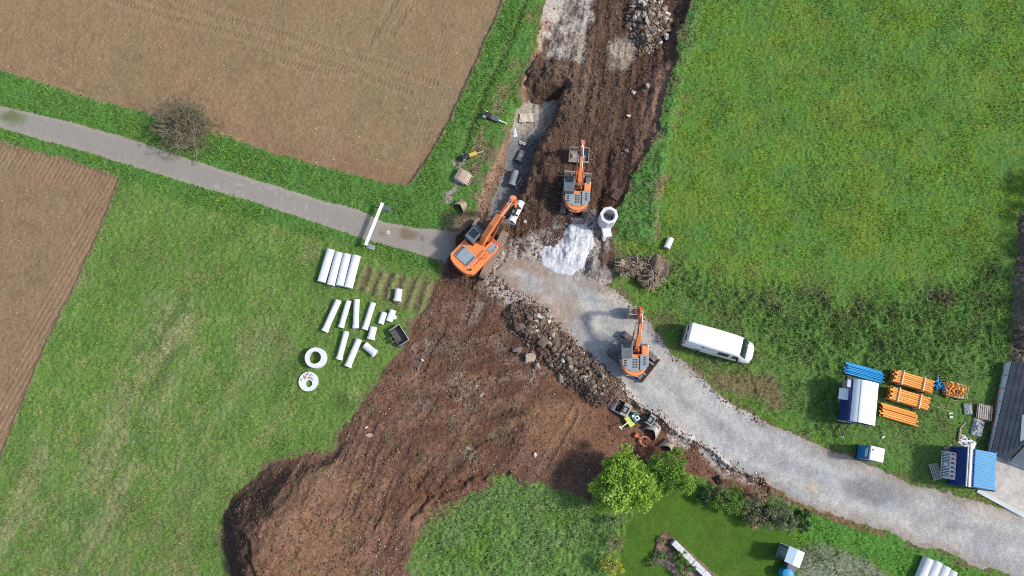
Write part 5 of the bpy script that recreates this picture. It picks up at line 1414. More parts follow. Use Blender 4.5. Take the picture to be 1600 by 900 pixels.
# pipe fittings
def elbow(m, r, R_, sweep, parent=None, name='pipe_fitting'):
    mb = MB(); n = 7
    pts = [(math.sin(sweep * t / n) * R_, (1 - math.cos(sweep * t / n)) * R_, 0) for t in range(n + 1)]
    mb.tube([(-.14, 0, 0)] + pts + [(pts[-1][0] + math.cos(sweep) * .14, pts[-1][1] + math.sin(sweep) * .14, 0)], r, 10)
    mb.cyl((-.18, 0, 0), (-.06, 0, 0), r * 1.18, n=10)
    return mb.build(name, m, parent, smooth=40)
pb = elbow(M['blue_pipe'], .055, .16, R(88)); c = G(1467.5, 601)
for k in range(14):
    o = pb if k == 0 else copy_tree(pb)
    a = random.random() * 6.28; rr = random.random() ** .5 * .42
    o.location = (c.x + math.cos(a) * rr, c.y + math.sin(a) * rr * .9, c.z + .06 + random.random() * .26 * (1 - rr)); o.rotation_euler = (random.uniform(-.6, .6), random.uniform(-.6, .6), random.random() * 6.28)
    T(o, 'blue plastic elbow fitting in the small heap beside the wire crate', 'pipe fitting', 'blue fittings heaped on the grass')
c = P(1495, 610, .5); c.z = gz(c.x, c.y)
cr = T(empty('wire_crate', c, R(-14)), 'open topped wire crate on the grass holding orange fittings', 'crate')
mb = MB()
for s in (-1, 1):
    for zz in (.05, .3, .55):
        mb.cyl((-.88, s * .55, zz), (.88, s * .55, zz), .028, n=6); mb.cyl((s * .88, -.55, zz), (s * .88, .55, zz), .028, n=6)
mb.build('rail_frame', M['timber'], cr)
for sx in (-1, 1):
    for sy in (-1, 1):
        mb = MB(); mb.cyl((sx * .88, sy * .55, 0), (sx * .88, sy * .55, .66), .04, n=8); mb.build('corner_post', M['orange_dull'], cr)
mb = MB(); mb.box((0, 0, .05), (1.76, 1.1, .05)); mb.build('base', M['timber_grey'], cr)
mb = MB(); mb.box((.05, 0, .3), (.03, 1.06, .5)); mb.build('divider', M['timber_grey'], cr)
pf = elbow(M['orange_pipe'], .075, .22, R(85))
for k in range(34):
    o = pf if k == 0 else copy_tree(pf)
    x, y = random.uniform(-.72, .72), random.uniform(-.42, .42)
    q_ = Matrix.Rotation(R(-14), 4, 'Z') @ Vector((x, y, 0))
    o.location = (c.x + q_.x, c.y + q_.y, c.z + .14 + random.random() * .36); o.rotation_euler = (random.uniform(-1, 1), random.uniform(-1, 1), random.random() * 6.28)
    T(o, 'orange plastic elbow fitting lying in the wire crate', 'pipe fitting', 'orange fittings in the wire crate')

# ------------------------------------------------------------------ pallets and yard clutter
def pallet(px_, py_, ang, label, w_=1.2, d_=.9, m='timber_grey', slats=6, dz=0.0, group='wooden pallets'):
    c = G(px_, py_); rt = T(empty('pallet', (c.x, c.y, c.z + dz + .06), ang), label, 'pallet', group)
    for k in range(3):
        mb = MB(); mb.box(((k - 1) * (w_ - .1) / 2, 0, .06), (.10, d_, .10)); mb.build('bearer', M[m], rt)
    for k in range(slats):
        mb = MB(); mb.box((0, (k / (slats - 1) - .5) * (d_ - .1), .125), (w_, d_ / slats * .68, .025)); mb.build('board', M[m], rt)
    return rt
pallet(1459.5, 737, R(-78), 'weathered grey pallet lying on grass left of the slatted safety barriers', 1.3, .72, 'timber_grey', 5)
pallet(1535, 645, R(-105), 'lowest pallet of the small grey stack near the dark roofed building', 1.2, 1.2, 'timber_grey', 7)
pallet(1535.3, 644, R(-102), 'topmost pallet of the small grey stack near the dark roofed building', 1.2, 1.15, 'timber_grey', 7, dz=.16)
pallet(817, 187, R(84), 'left one of the two pale pallets on the trench bedding', .85, .62, 'pale_timber', 6, dz=.18)
pallet(827.5, 185.5, R(86), 'right one of the two pale pallets on the trench bedding', .85, .66, 'pale_timber', 6, dz=.1)
pallet(964, 305, R(52), 'dark brown pallet half sunk at the edge of the dug strip behind the excavator', .95, .7, 'dark_timber', 5)
c = G(1510, 682)
M['grey_sheet'] = mat('grey_tarpaulin', (.40, .41, .41), (.30, .31, .31), scale=4, rough=.7, dirt=(.22, .21, .2), dirt_amt=.4, bump=.5, bscale=5, rnd=.05)
def crumple(name, px_, py_, sx, sy, ang, m, label, cat, amp=.14, seed=1):
    c = G(px_, py_); n = 16
    vs_ = []; r = random.Random(seed)
    for j in range(n):
        for i in range(n):
            x, y = (i / (n - 1) - .5) * sx, (j / (n - 1) - .5) * sy
            e = 1 - max(abs(i / (n - 1) - .5), abs(j / (n - 1) - .5)) * 2
            vs_.append((x * (1 + r.uniform(-.06, .06)), y * (1 + r.uniform(-.06, .06)), .03 + amp * (.4 + r.random()) * min(1, e * 2.5)))
    mb = MB(); mb.add(vs_, [(j * n + i, j * n + i + 1, (j + 1) * n + i + 1, (j + 1) * n + i) for j in range(n - 1) for i in range(n - 1)])
    o = mb.build(name, m, smooth=60); o.location = c; o.rotation_euler.z = ang
    so = o.modifiers.new('s', 'SOLIDIFY'); so.thickness = .03
    return T(o, label, cat)
crumple('tarpaulin', 1527, 668, 1.0, 1.5, R(-20), M['grey_sheet'], 'crumpled grey tarpaulin below the stack of grey pallets', 'tarpaulin', .22, 3)
crumple('paving_sack', 1511, 692, 1.5, .95, R(-30), M['white_plastic'], 'torn white builder sack with rubble on top beside the blue container', 'sack', .12, 5)
crumple('plank_heap', 1482, 701, .55, .8, R(-60), M['timber'], 'small heap of broken boards at the top corner of the blue container', 'scrap wood', .18, 7)
crumple('soil_sack', 1512, 639, .75, 1.0, R(0), M['dark_paint'], 'dark flat rubber mat on the grass left of the pallet stack', 'mat', .03, 9)
c = G(1511, 690)
for k in range(9):
    mb = MB(); s_ = random.uniform(.08, .17); mb.box((0, 0, 0), (s_ * 1.5, s_, s_ * .7))
    o = mb.build('brick_shard', M['bucket_rust'] if k % 2 else M['stone_grey'], bevel=.01); o.location = (c.x + random.uniform(-.35, .3), c.y + random.uniform(-.18, .22), c.z + .2); o.rotation_euler = (random.random(), random.random(), random.random() * 3)
    T(o, 'broken brick piece lying on the torn white sack', 'brick piece', 'brick pieces on the white sack')
def stick(pts, r, m, name, label, cat, group=None, dz=.06):
    ps = [G(*p) + Vector((0, 0, dz)) for p in pts]; c = ps[0].copy()
    mb = MB(); mb.tube([p - c for p in ps], r, 6); o = mb.build(name, M[m] if isinstance(m, str) else m); o.location = c
    return T(o, label, cat, group)
stick([(1560.5, 606), (1549, 668)], .07, 'orange_dull', 'steel_beam', 'left of two rusty steel beams lying along the pale building wall', 'steel beam', 'rusty beams by the wall')
stick([(1563, 607), (1552, 668)], .07, 'orange_dull', 'steel_beam', 'right of two rusty steel beams lying along the pale building wall', 'steel beam', 'rusty beams by the wall')
stick([(1497, 688), (1500, 669)], .12, 'timber', 'timber_post', 'short brown timber post lying on the grass above the white sack', 'post')
stick([(1499, 670), (1508, 660)], .05, 'timber_grey', 'timber_stake', 'thin grey stake pointing up right from the short timber post', 'stake')
for a, b, l in (((1452, 632), (1490, 646), 'long thin white rod crossing the grass below the orange bundles'), ((1482, 628), (1479, 644), 'short upright-lying thin white rod near the wire crate'),
                ((1482, 628), (1496, 625), 'short thin white rod reaching towards the wire crate'), ((1452, 616), (1464, 619), 'thin white rod at the right end of the orange bundles')):
    stick([a, b], .03, 'timber', 'thin_rod', l, 'rod', 'thin rods on the grass')
for k in range(4):
    c = G(1488 + random.uniform(-5, 5), 648 + random.uniform(-4, 4)); mb = MB(); mb.cyl((0, 0, 0), (0, 0, .1), .07, n=8); o = mb.build('plastic_scrap', M['white_plastic']); o.location = c
    T(o, 'small white plastic scrap at the end of the long thin rod', 'cap', 'white caps on the grass')
c = G(1379, 683); mb = MB(); mb.box((0, 0, .06), (.26, .12, .12)); o = mb.build('litter_scrap', M['white_plastic'], bevel=.02); o.location = c; o.rotation_euler.z = .5
T(o, 'white scrap on the grass between trailer and blue toilet', 'litter')

# ------------------------------------------------------------------ barrier across the lane
a, b = P(597.5, 317, .95), P(571, 383, .95)
c = (a + b) / 2; d = b - a
bb = T(empty('lane_barrier', (c.x, c.y, 0), math.atan2(d.y, d.x)), 'long white barrier board standing across the asphalt lane', 'barrier')
mb = MB(); mb.box((0, 0, .98), (d.length, .05, .26), rx=R(52)); mb.box((0, .045, .93), (d.length - .04, .05, .2), rx=R(52)); brd = mb.build('board', M['white_plastic'], bb, bevel=.008)
for k in range(12):
    if k % 3 == 2: continue
    mb = MB(); mb.box((-d.length * .46 + k * d.length * .083, -.02, 1.005), (.05, .02, .05), rx=R(52)); mb.build('reflector', M['grey_paint'], brd)
for s in (-1, 1):
    mb = MB(); mb.box((s * (d.length / 2 - .15), .02, .5), (.06, .06, .95)); mb.build('post', M['grey_paint'], bb)
    mb = MB(); mb.box((s * (d.length / 2 - .15), .25, .07), (.42, .75, .14)); mb.build('foot_block', M['dark_paint'] if s < 0 else M['grey_paint'], bb, bevel=.03)
c = G(607, 363); mb = MB(); mb.lathe((0, 0, 0), (0, 0, 1), [(.012, .09), (.02, .1), (.02, .14), (.012, .15)], 24, close=True); o = mb.build('survey_ring', M['white_plastic']); o.location = c + Vector((0, 0, .01))
T(o, 'small white survey ring marked on the asphalt lane', 'survey mark')

# ------------------------------------------------------------------ attachments along the dug edge
def placed(px_, py_, z, rot, name, label, cat, group=None):
    c = P(px_, py_, z); c.z = gz(c.x, c.y)
    o = T(empty(name, c, 0), label, cat, group); o.rotation_mode = 'XYZ'; o.rotation_euler = rot
    return o
def loose_bucket(px_, py_, lift, rot, wd, r, m, label, coupler=True, teeth=False, deep=1.15):
    o = placed(px_, py_, .5, rot, 'excavator_bucket', label, 'bucket', 'spare excavator buckets')
    o.location.z += lift
    make_bucket(o, wd, r, m, teeth=teeth, coupler=coupler, deep=deep)
    return o
def hood_bucket(px_, py_, ang, wd, ln, hh, m, label):
    o = placed(px_, py_, hh * .5, (0, 0, ang), 'excavator_bucket', label, 'bucket', 'spare excavator buckets')
    n, k = 16, 9; vs_ = []
    for th_ in (0, .04):
        for j in range(k):
            f = j / (k - 1); ww = (wd / 2 - th_) * (.50 + .50 * f ** .6); h2 = (hh - th_) * (.30 + .70 * min(1, (f * 1.7)) ** .7)
            for i in range(n):
                a = math.pi * i / (n - 1)
                xf = -ln / 2 + th_ + (ln - th_) * f * (.60 + .40 * abs(math.cos(a)) ** 1.3)
                vs_.append((xf, math.cos(a) * ww, .02 + math.sin(a) ** .8 * h2))
    fs = []; N_ = n * k
    for j in range(k - 1):
        for i in range(n - 1):
            q_ = (j * n + i, j * n + i + 1, (j + 1) * n + i + 1, (j + 1) * n + i)
            fs += [q_, tuple(N_ + t for t in q_[::-1])]
    for i in range(n - 1): fs.append(((k - 1) * n + i, (k - 1) * n + i + 1, N_ + (k - 1) * n + i + 1, N_ + (k - 1) * n + i))
    fs += [tuple(range(n)), tuple(N_ + t for t in range(n))]
    mb = MB(); mb.add(vs_, fs); mb.build('bucket_shell', m, o, smooth=50)
    mb = MB()
    for s in (-1, 1): mb.box((-ln * .30, s * wd * .12, hh * .86), (ln * .3, .05, hh * .22))
    mb.cyl((-ln * .3, -wd * .14, hh * .9), (-ln * .3, wd * .14, hh * .9), .04); mb.build('coupler_bracket', m, o)
    for s in (-1, 1):
        mb = MB(); mb.box((ln * .47, s * (wd / 2 - .06), .08), (.16, .10, .12)); mb.build('side_cutter', M['blade_steel'], o)
    return o
hood_bucket(720, 320, R(-125), 1.3, .95, .72, M['bucket_rust'], 'rusty arched bucket lying mouth down beside the lane end')
o = placed(722.5, 275.5, .4, (0, 0, R(-28)), 'excavator_bucket', 'rusty boxy toothed bucket on the grass strip nearest the yellow breaker', 'bucket', 'spare excavator buckets')
mb = MB(); mb.prism([(-.62, .02), (.55, 0), (.70, .28), (.35, .62), (-.2, .74), (-.55, .62)], -.52, .52, 'y'); mb.build('bucket_shell', M['bucket_rust'], o, bevel=.02)
for k in range(6): mb = MB(); mb.box((-.46, -.42 + k * .168, .56), (.34, .07, .10), ry=R(-30)); mb.build('rib', M['bucket'], o)
for k in range(5): mb = MB(); mb.box((.76, -.42 + k * .21, .22), (.24, .09, .08), ry=R(15)); mb.build('tooth', M['blade_steel'], o)
for s in (-1, 1): mb = MB(); mb.box((.02, s * .56, .34), (.9, .05, .5)); mb.build('side_plate', M['bucket'], o)
hood_bucket(1023, 671, R(-134), 1.4, 1.2, .8, M['bucket'], 'large pale arched bucket lying mouth down by the orange grapple')
hood_bucket(1046, 696, R(-124), 1.25, .95, .7, M['bucket_rust'], 'brown arched bucket nearest the trees, right of the orange grapple')
# wide bucket with square coupler plate
def coupler_bucket(px_, py_, ang, wd, dp, m, label, tray):
    o = placed(px_, py_, .55, (0, 0, ang), 'grading_bucket', label, 'bucket', 'spare excavator buckets')
    mb = MB(); mb.box((dp * .28, 0, .62), (dp * .56, wd, .06), ry=R(-4)); top = mb.build('top_plate', m, o, bevel=.01)
    mb = MB()
    for s in (-1, 1): mb.box((dp * .25, s * .24, .71), (.42, .05, .16)); 
    mb.box((dp * .25 + .2, 0, .71), (.05, .5, .16)); mb.box((dp * .25 - .2, 0, .71), (.05, .5, .16)); mb.build('coupler_frame', M['black'], top)
    mb = MB(); mb.box((dp * .25, 0, .665), (.34, .42, .03)); mb.build('coupler_well', M['grey_paint'], top)
    mb = MB(); mb.box((dp * .54, 0, .33), (.06, wd, .6)); mb.build('back_plate', m, o)
    if tray:
        mb = MB(); mb.box((-dp * .12, 0, .05), (dp * 1.2, wd, .06)); mb.build('floor_plate', M['bucket_dark'], o)
        mb = MB(); mb.box((-dp * .42, 0, .22), (.05, wd - .1, .4), ry=R(-35)); mb.build('inner_wall', M['bucket_dark'], o)
        mb = MB(); mb.box((-dp * .62, 0, .33), (.32, wd, .06), ry=R(-40)); mb.build('front_lip', M['grey_paint'], o)
        for s in (-1, 1):
            mb = MB(); mb.prism([(-dp * .72, .08), (dp * .55, .02), (dp * .55, .62), (0, .62), (-dp * .66, .42)], s * wd / 2 - .025, s * wd / 2 + .025, 'y'); mb.build('side_plate', m, o)
    else:
        for s in (-1, 1):
            mb = MB(); mb.prism([(-dp * .15, .1), (dp * .55, .02), (dp * .55, .62), (0, .62)], s * wd / 2 - .025, s * wd / 2 + .025, 'y'); mb.build('side_plate', m, o)
        mb = MB(); mb.box((0, 0, .06), (dp * .9, wd, .06)); mb.build('floor_plate', M['bucket_dark'], o)
    return o
coupler_bucket(973, 637.5, R(-30), 1.05, 1.15, M['bucket'], 'wide open grading bucket with square coupler, leftmost by the gravel road', True)
coupler_bucket(1014, 653, R(-38), .85, .95, M['bucket'], 'small bucket with a square coupler plate between the plate compactor and the arched bucket', False)
c = P(1041, 697, .2)
# compactor
M['lime'] = mat('lime_paint', (.62, .66, .14), (.54, .58, .12), scale=3, rough=.5, dirt=(.3, .3, .15), dirt_amt=.4, rnd=0)
M['teal'] = mat('teal_paint', (.05, .27, .27), (.04, .2, .2), scale=3, rough=.5, dirt=(.1, .2, .18), dirt_amt=.4, rnd=0)
pc_ = placed(989, 655, .6, (0, 0, R(33)), 'plate_compactor', 'lime and teal plate compactor with a pale handle by the dug edge', 'compactor')
mb = MB(); mb.box((0, 0, .1), (1.0, .8, .14)); mb.build('base_plate', M['black'], pc_, bevel=.03)
mb = MB(); mb.box((.28, 0, .5), (.62, .72, .62), top=.92); hb = mb.build('engine_cover', M['teal'], pc_, bevel=.04)
mb = MB(); mb.box((.34, -.12, .84), (.34, .36, .1)); mb.cyl((.15, .2, .8), (.15, .2, .92), .1, n=10); mb.build('engine_block', M['white_plastic'], hb)
mb = MB(); mb.box((.34, -.12, .9), (.16, .18, .05)); mb.box((.52, .1, .86), (.08, .14, .06)); mb.build('filler_cap', M['black'], hb)
mb = MB(); mb.box((-.30, 0, .42), (.48, .95, .40)); mb.build('guard', M['lime'], pc_, bevel=.04)
mb = MB(); mb.tube([(-.45, .0, .6), (-.9, .0, .9), (-1.25, 0, 1.0)], .05); mb.box((-1.28, 0, 1.0), (.10, .34, .06)); mb.build('handle', mat('pale_handle', (.72, .70, .52), rough=.5, rnd=0), pc_)
# grapple
gr = placed(1003, 685.5, .4, (0, 0, R(-35)), 'grapple', 'orange steel grapple lying open on the bare soil above the trees', 'grapple')
gr.scale = (.82, .82, .82)
mb = MB(); mb.box((-.55, 0, .32), (.36, .44, .4)); mb.cyl((-.3, 0, .3), (.02, 0, .3), .13, n=12); mb.build('rotator', mat('grapple_orange', (.62, .14, .05), (.5, .11, .04), scale=4, rough=.5, dirt=MUD, dirt_amt=.4, rnd=0), gr, bevel=.03)
go = bpy.data.materials['grapple_orange']
for s in (-1, 1):
    prof = [(.02 + .48 * (1 - math.cos(R(t))), s * (.06 + .40 * math.sin(R(t)))) for t in range(0, 150, 15)]
    pts = [(x, y, .34) for x, y in prof]
    mb = MB(); mb.tube(pts, [.11, .11, .11, .105, .10, .095, .09, .08, .07, .05], 8); jw = mb.build('jaw', go, gr, smooth=50)
    mb = MB(); mb.tube([(-.1, s * .2, .42), (.28, s * .42, .42)], .04); mb.build('ram', M['chrome'], jw)
for s in (-1, 1):
    mb = MB(); mb.tube([(-.75, s * .3, .3), (-.5, s * .12, .4), (-.75, s * .05, .35)], .06); mb.build('hanger_ear', go, gr)
# breakers on the grass strip
def breaker(a, b, label, m, rod):
    pa, pb = P(*a, .3), P(*b, .2); d = pb - pa; c = pa.copy(); c.z = gz(c.x, c.y) + .28
    rt = T(empty('hydraulic_breaker', c, math.atan2(d.y, d.x)), label, 'breaker', 'hydraulic breakers on the grass strip')
    L_ = Vector((d.x, d.y)).length
    mb = MB(); mb.box((L_ * .16, 0, .05), (L_ * .34, .48, .42)); top = mb.build('mount_bracket', M['black'], rt, bevel=.04)
    for s in (-1, 1):
        mb = MB(); mb.prism([(-.08, -.12), (.3, -.2), (.3, .26), (.05, .3)], s * .25 - .02, s * .25 + .02, 'y'); mb.build('bracket_plate', M['white_plastic'] if m is M['dark_paint'] else M['grey_paint'], top)
    mb = MB(); mb.box((L_ * .48, 0, .03), (L_ * .36, .34, .34)); bdy = mb.build('housing', m, rt, bevel=.04)
    for k in range(4):
        mb = MB(); mb.cyl((L_ * (.36 + k * .08), -.19, .1), (L_ * (.36 + k * .08), .19, .1), .05, n=8); mb.build('tie_bolt', M['black'] if m is not M['dark_paint'] else M['white_plastic'], bdy)
    mb = MB(); mb.cyl((L_ * .64, 0, 0), (L_ * 1.0, 0, -.08), .06, .035, n=10); mb.build('chisel', M['white_plastic'] if rod else M['bucket'], rt)
M['yellow'] = mat('yellow_paint', (.62, .42, .06), (.5, .34, .06), scale=4, rough=.5, dirt=MUD, dirt_amt=.5, rnd=0)
breaker((756, 178), (792, 193), 'black and white hydraulic breaker with a pale chisel on the grass strip', M['dark_paint'], True)
breaker((722, 247.5), (756, 236), 'yellow hydraulic breaker with black mount on the grass strip', M['yellow'], False)
# skip bucket on the meadow
sk = placed(624, 524, .5, (0, 0, R(33)), 'skip_bucket', 'dark open topped bucket with pale rim beside the concrete stubs', 'bucket', 'spare excavator buckets')
wd, dp, hh = 1.55, .95, .62
for nm, c_, s_ in (('floor', (0, 0, .05), (dp, wd, .05)), ('rear_wall', (-dp / 2, 0, .33), (.05, wd, hh)), ('front_wall', (dp / 2, 0, .33), (.05, wd, hh)), ('end_wall', (0, wd / 2, .33), (dp, .05, hh)), ('end_wall', (0, -wd / 2, .33), (dp, .05, hh))):
    mb = MB(); mb.box(c_, s_); mb.build(nm, M['bucket_dark'], sk)
for c_, s_ in (((dp / 2 + .02, 0, .66), (.07, wd + .1, .05)), ((0, wd / 2 + .02, .66), (dp, .06, .05)), ((0, -wd / 2 - .02, .66), (dp, .06, .05))):
    mb = MB(); mb.box(c_, s_); mb.build('rim', M['bucket'], sk)
mb = MB()
for s in (-1, 1): mb.prism([(-dp / 2 - .05, .2), (-dp / 2 - .42, .35), (-dp / 2 - .42, .62), (-dp / 2 - .05, .62)], s * .2 - .03, s * .2 + .03, 'y')
mb.cyl((-dp / 2 - .3, -.25, .5), (-dp / 2 - .3, .25, .5), .05); mb.build('coupler_bracket', M['bucket_dark'], sk)
c = G(617.5, 498); mb = MB(); mb.cyl((-.15, 0, .1), (.12, .05, .1), .1, n=10); mb.cyl((0, .05, .1), (.05, .25, .1), .08, n=10); o = mb.build('pipe_junction', M['white_plastic'], smooth=40); o.location = c
T(o, 'tiny white branch fitting right of the pair of concrete stubs', 'fitting')
crumple('plastic_sheet', 1121, 751, .65, .75, R(20), M['black'], 'small crumpled black plastic sheet on the red soil strip', 'plastic sheet', .2, 15)
crumple('cement_bag', 803.5, 207, .42, .9, R(15), M['white_plastic'], 'crumpled white cement bag on the left edge of the trench', 'bag', .16, 17)
for k, (a, b) in enumerate([((814.5, 218), 'left'), ((819.5, 219.5), 'right')]):
    c = P(*a, -1.3); c.z = gz(c.x, c.y); t_ = T(empty('plastic_bucket', c), b + ' one of two small white buckets down in the trench', 'bucket', 'small buckets in the trench')
    mb = MB(); mb.lathe((0, 0, 0), (0, 0, 1), [(0, .001), (.0, .13), (.34, .17), (.34, .15), (.04, .12), (.04, .001)], 16); mb.build('pail', M['white_plastic'], t_, smooth=40)
    mb = MB(); mb.tube([(math.cos(R(t)) * .16, math.sin(R(t)) * .12 + .05, .36) for t in range(0, 181, 30)], .012, 5); mb.build('handle', M['black'], t_)
stick([(814, 279), (811, 284), (806.5, 291), (807, 296)], .045, 'white_plastic', 'suction_hose', 'short pale hose hanging over the right side of the trench', 'hose', dz=.1)
crumple('steel_plate', 945, 372, .001 + .5, .5, .3, M['stone_grey'], 'pale flat stone slab between the chamber and the limestone heap', 'slab', .05, 19)
# ------------------------------------------------------------------ boulders: individual rocks on the two piles
def rock_mesh(seed):
    r = random.Random(seed)
    bm = bmesh.new()
    sx, sy, sz = r.uniform(.9, 1.45), r.uniform(.55, .9), r.uniform(.45, .8)
    for _ in range(13):
        p = Vector((r.gauss(0, 1), r.gauss(0, 1), r.gauss(0, 1))).normalized() * r.uniform(.85, 1.1)
        bm.verts.new((p.x * sx, p.y * sy, p.z * sz))
    h_ = bmesh.ops.convex_hull(bm, input=bm.verts)
    bmesh.ops.delete(bm, geom=[g_ for g_ in h_['geom_interior'] if isinstance(g_, bmesh.types.BMVert)], context='VERTS')
    bmesh.ops.bevel(bm, geom=bm.edges[:], offset=.05, segments=1, affect='EDGES')
    me = bpy.data.meshes.new('boulder'); bm.to_mesh(me); bm.free()
    return me
M['rock_a'] = mat('brown_rock', (.165, .112, .08), (.10, .068, .048), scale=1.6, rough=.85, dirt=(.27, .20, .15), dirt_amt=.45, bump=.35, bscale=5, rnd=.32)
M['rock_b'] = mat('pale_rock', (.36, .285, .22), (.25, .19, .145), scale=1.6, rough=.85, dirt=(.5, .45, .4), dirt_amt=.5, bump=.35, bscale=5, rnd=.28)
M['rock_c'] = mat('white_rock', (.54, .49, .42), (.42, .37, .31), scale=1.6, rough=.85, dirt=(.3, .25, .2), dirt_amt=.4, bump=.35, bscale=5, rnd=.2)
rks = []
for i in range(15):
    me = rock_mesh(900 + i); me.materials.append(M['rock_a'] if i < 9 else M['rock_b'] if i < 13 else M['rock_c']); rks.append(me)
def put_rock(px_, py_, s, kinds, label, group, sink=.35, name='boulder'):
    c = G(px_, py_); o = bpy.data.objects.new(name, random.choice(rks[kinds[0]:kinds[1]])); COL.objects.link(o)
    o.scale = (s, s * random.uniform(.8, 1.1), s * random.uniform(.8, 1.1))
    o.location = (c.x, c.y, c.z + s * sink); o.rotation_euler = (random.uniform(-.6, .6), random.uniform(-.6, .6), random.random() * 6.28)
    return T(o, label, 'rock', group)
SPN = [(822, 497), (850, 528), (885, 560), (918, 588), (948, 612)]
cnt = 0
while cnt < 182:
    t = random.random() ** 1.35 * 3.999; i = int(t); f = t - i
    ax_, ay_ = SPN[i]; bx2, by2 = SPN[i + 1]
    off = random.gauss(0, 15 - 2.0 * i)
    x = ax_ + (bx2 - ax_) * f + off * .75; y = ay_ + (by2 - ay_) * f - off * .66
    big_ = random.random() < (.30 if i < 2 else .10)
    s = random.uniform(.30, .48) if big_ else random.uniform(.14, .30)
    put_rock(x, y, s, (0, 15) if random.random() < .25 else (0, 11), 'brown angular boulder in the long rock pile beside the gravel road', 'boulders of the long rock pile'); cnt += 1
for k, (x, y, s, kd, l) in enumerate([(808, 546, .55, (9, 13), 'tan boulder lying apart at the left foot of the long rock pile'), (828, 560, .62, (9, 13), 'long pale boulder at the lower left rim of the long rock pile'), (840, 572, .45, (9, 13), 'squarish pale boulder at the lower rim of the long rock pile'),
        (813, 510, .6, (0, 9), 'brown oblong boulder at the upper left tip of the long rock pile'), (843, 495, .45, (13, 15), 'pinkish white boulder on the upper right side of the long rock pile'), (876, 592, .40, (9, 13), 'single oval tan boulder below the middle of the long rock pile'), (846, 537, .62, (0, 9), 'largest slab boulder in the middle of the long rock pile'), (868, 530, .6, (0, 9), 'large upright slab boulder right of the middle of the long rock pile')]):
    put_rock(x, y, s, kd, l, None)
cnt = 0
while cnt < 110:
    a, rr = random.random() * 6.28, random.random() ** .55
    x, y = 1014 + math.cos(a) * rr * 35, 30 + math.sin(a) * rr * 45
    s = random.uniform(.28, .5) if random.random() < .22 else random.uniform(.14, .28)
    put_rock(x, y, s, (11, 15) if random.random() < .2 else (0, 13), 'rough grey brown rock in the dump at the top edge of the dug strip', 'rocks of the dump at the top edge'); cnt += 1
for x, y, s, l in ((982, 182, .3, 'white rock lying alone on the dark soil right of the upper excavator'), (979, 236, .28, 'small tan rock lying alone right of the upper excavator boom'), (990, 145, .3, 'grey rock at the foot of the right cut bank'), (1010, 135, .35, 'pale rock near the right cut bank below the rock dump'), (820, 347, .25, 'grey rock on the dark soil right of the hanging pipe'),
        (753, 617, .22, 'pale rock in the middle of the bare soil'), (745, 603, .15, 'small white rock in the middle of the bare soil'), (836, 711, .3, 'white rock on the dark lower right soil'), (660, 563, .2, 'pale rock beside the left soil hollow'), (866, 616, .12, 'small white stone left of the grading bucket'), (572, 668, .25, 'grey flat rock on the left part of the soil'), (577, 681, .3, 'grey flat rock cluster on the left part of the soil')):
    put_rock(x, y, s, (11, 15), l, None)

# ------------------------------------------------------------------ plants
def foliage_mat(name, c1, c2, c3=None, trans=.35):
    m, nt, b = newmat(name); N, L = nt.nodes.new, nt.links.new
    at = N('ShaderNodeAttribute'); at.attribute_name = 'tint'
    r = N('ShaderNodeValToRGB'); r.color_ramp.elements[0].color = (*c1, 1); r.color_ramp.elements[1].color = (*c2, 1)
    if c3: e = r.color_ramp.elements.new(.86); e.color = (*c2, 1); r.color_ramp.elements[2].color = (*c3, 1)
    L(at.outputs['Fac'], r.inputs[0]); L(r.outputs[0], b.inputs['Base Color'])
    b.inputs['Roughness'].default_value = .5; b.inputs['Specular IOR Level'].default_value = .3
    tr = N('ShaderNodeBsdfTranslucent'); L(r.outputs[0], tr.inputs[0])
    ms = N('ShaderNodeMixShader'); ms.inputs[0].default_value = trans
    L(b.outputs[0], ms.inputs[1]); L(tr.outputs[0], ms.inputs[2]); L(ms.outputs[0], nt.nodes['Material Output'].inputs['Surface'])
    return m
M['bark'] = mat('bark', (.12, .09, .065), (.08, .06, .045), scale=6, rough=.9, bump=.4, rnd=.1)
def leaves(name, clumps, per, size, m, parent, seed, flat=.5):
    """clumps: (centre, radius) list; leaf quads spread through each clump, denser towards its skin"""
    r = np.random.RandomState(seed); V = []; Tn = []
    for (c, rad, tint) in clumps:
        n = max(4, int(per * (rad ** 2)))
        d = r.normal(size=(n, 3)); d /= np.linalg.norm(d, axis=1)[:, None]
        p = np.array(c) + d * rad * (r.rand(n, 1) ** .45) * np.array([1, 1, .8])
        nn = d * .6 + r.normal(size=(n, 3)) * .55 + np.array([0, 0, flat]); nn /= np.linalg.norm(nn, axis=1)[:, None]
        t = np.cross(nn, r.normal(size=(n, 3))); t /= np.linalg.norm(t, axis=1)[:, None]; b = np.cross(nn, t)
        s = size * r.uniform(.6, 1.3, (n, 1))
        q_ = np.stack([p - t * s, p + b * s * .45, p + t * s, p - b * s * .45], 1)
        V.append(q_); Tn.append(np.repeat(np.clip(tint + r.uniform(-.3, .3, n), 0, 1), 4))
    V = np.concatenate(V).reshape(-1, 3); Tn = np.concatenate(Tn)
    o = npmesh(name, V, np.arange(len(V), dtype=np.int32), 4, m)
    at = o.data.attributes.new('tint', 'FLOAT', 'POINT'); at.data.foreach_set('value', Tn.astype(np.float32))
    o.parent = parent
    return o
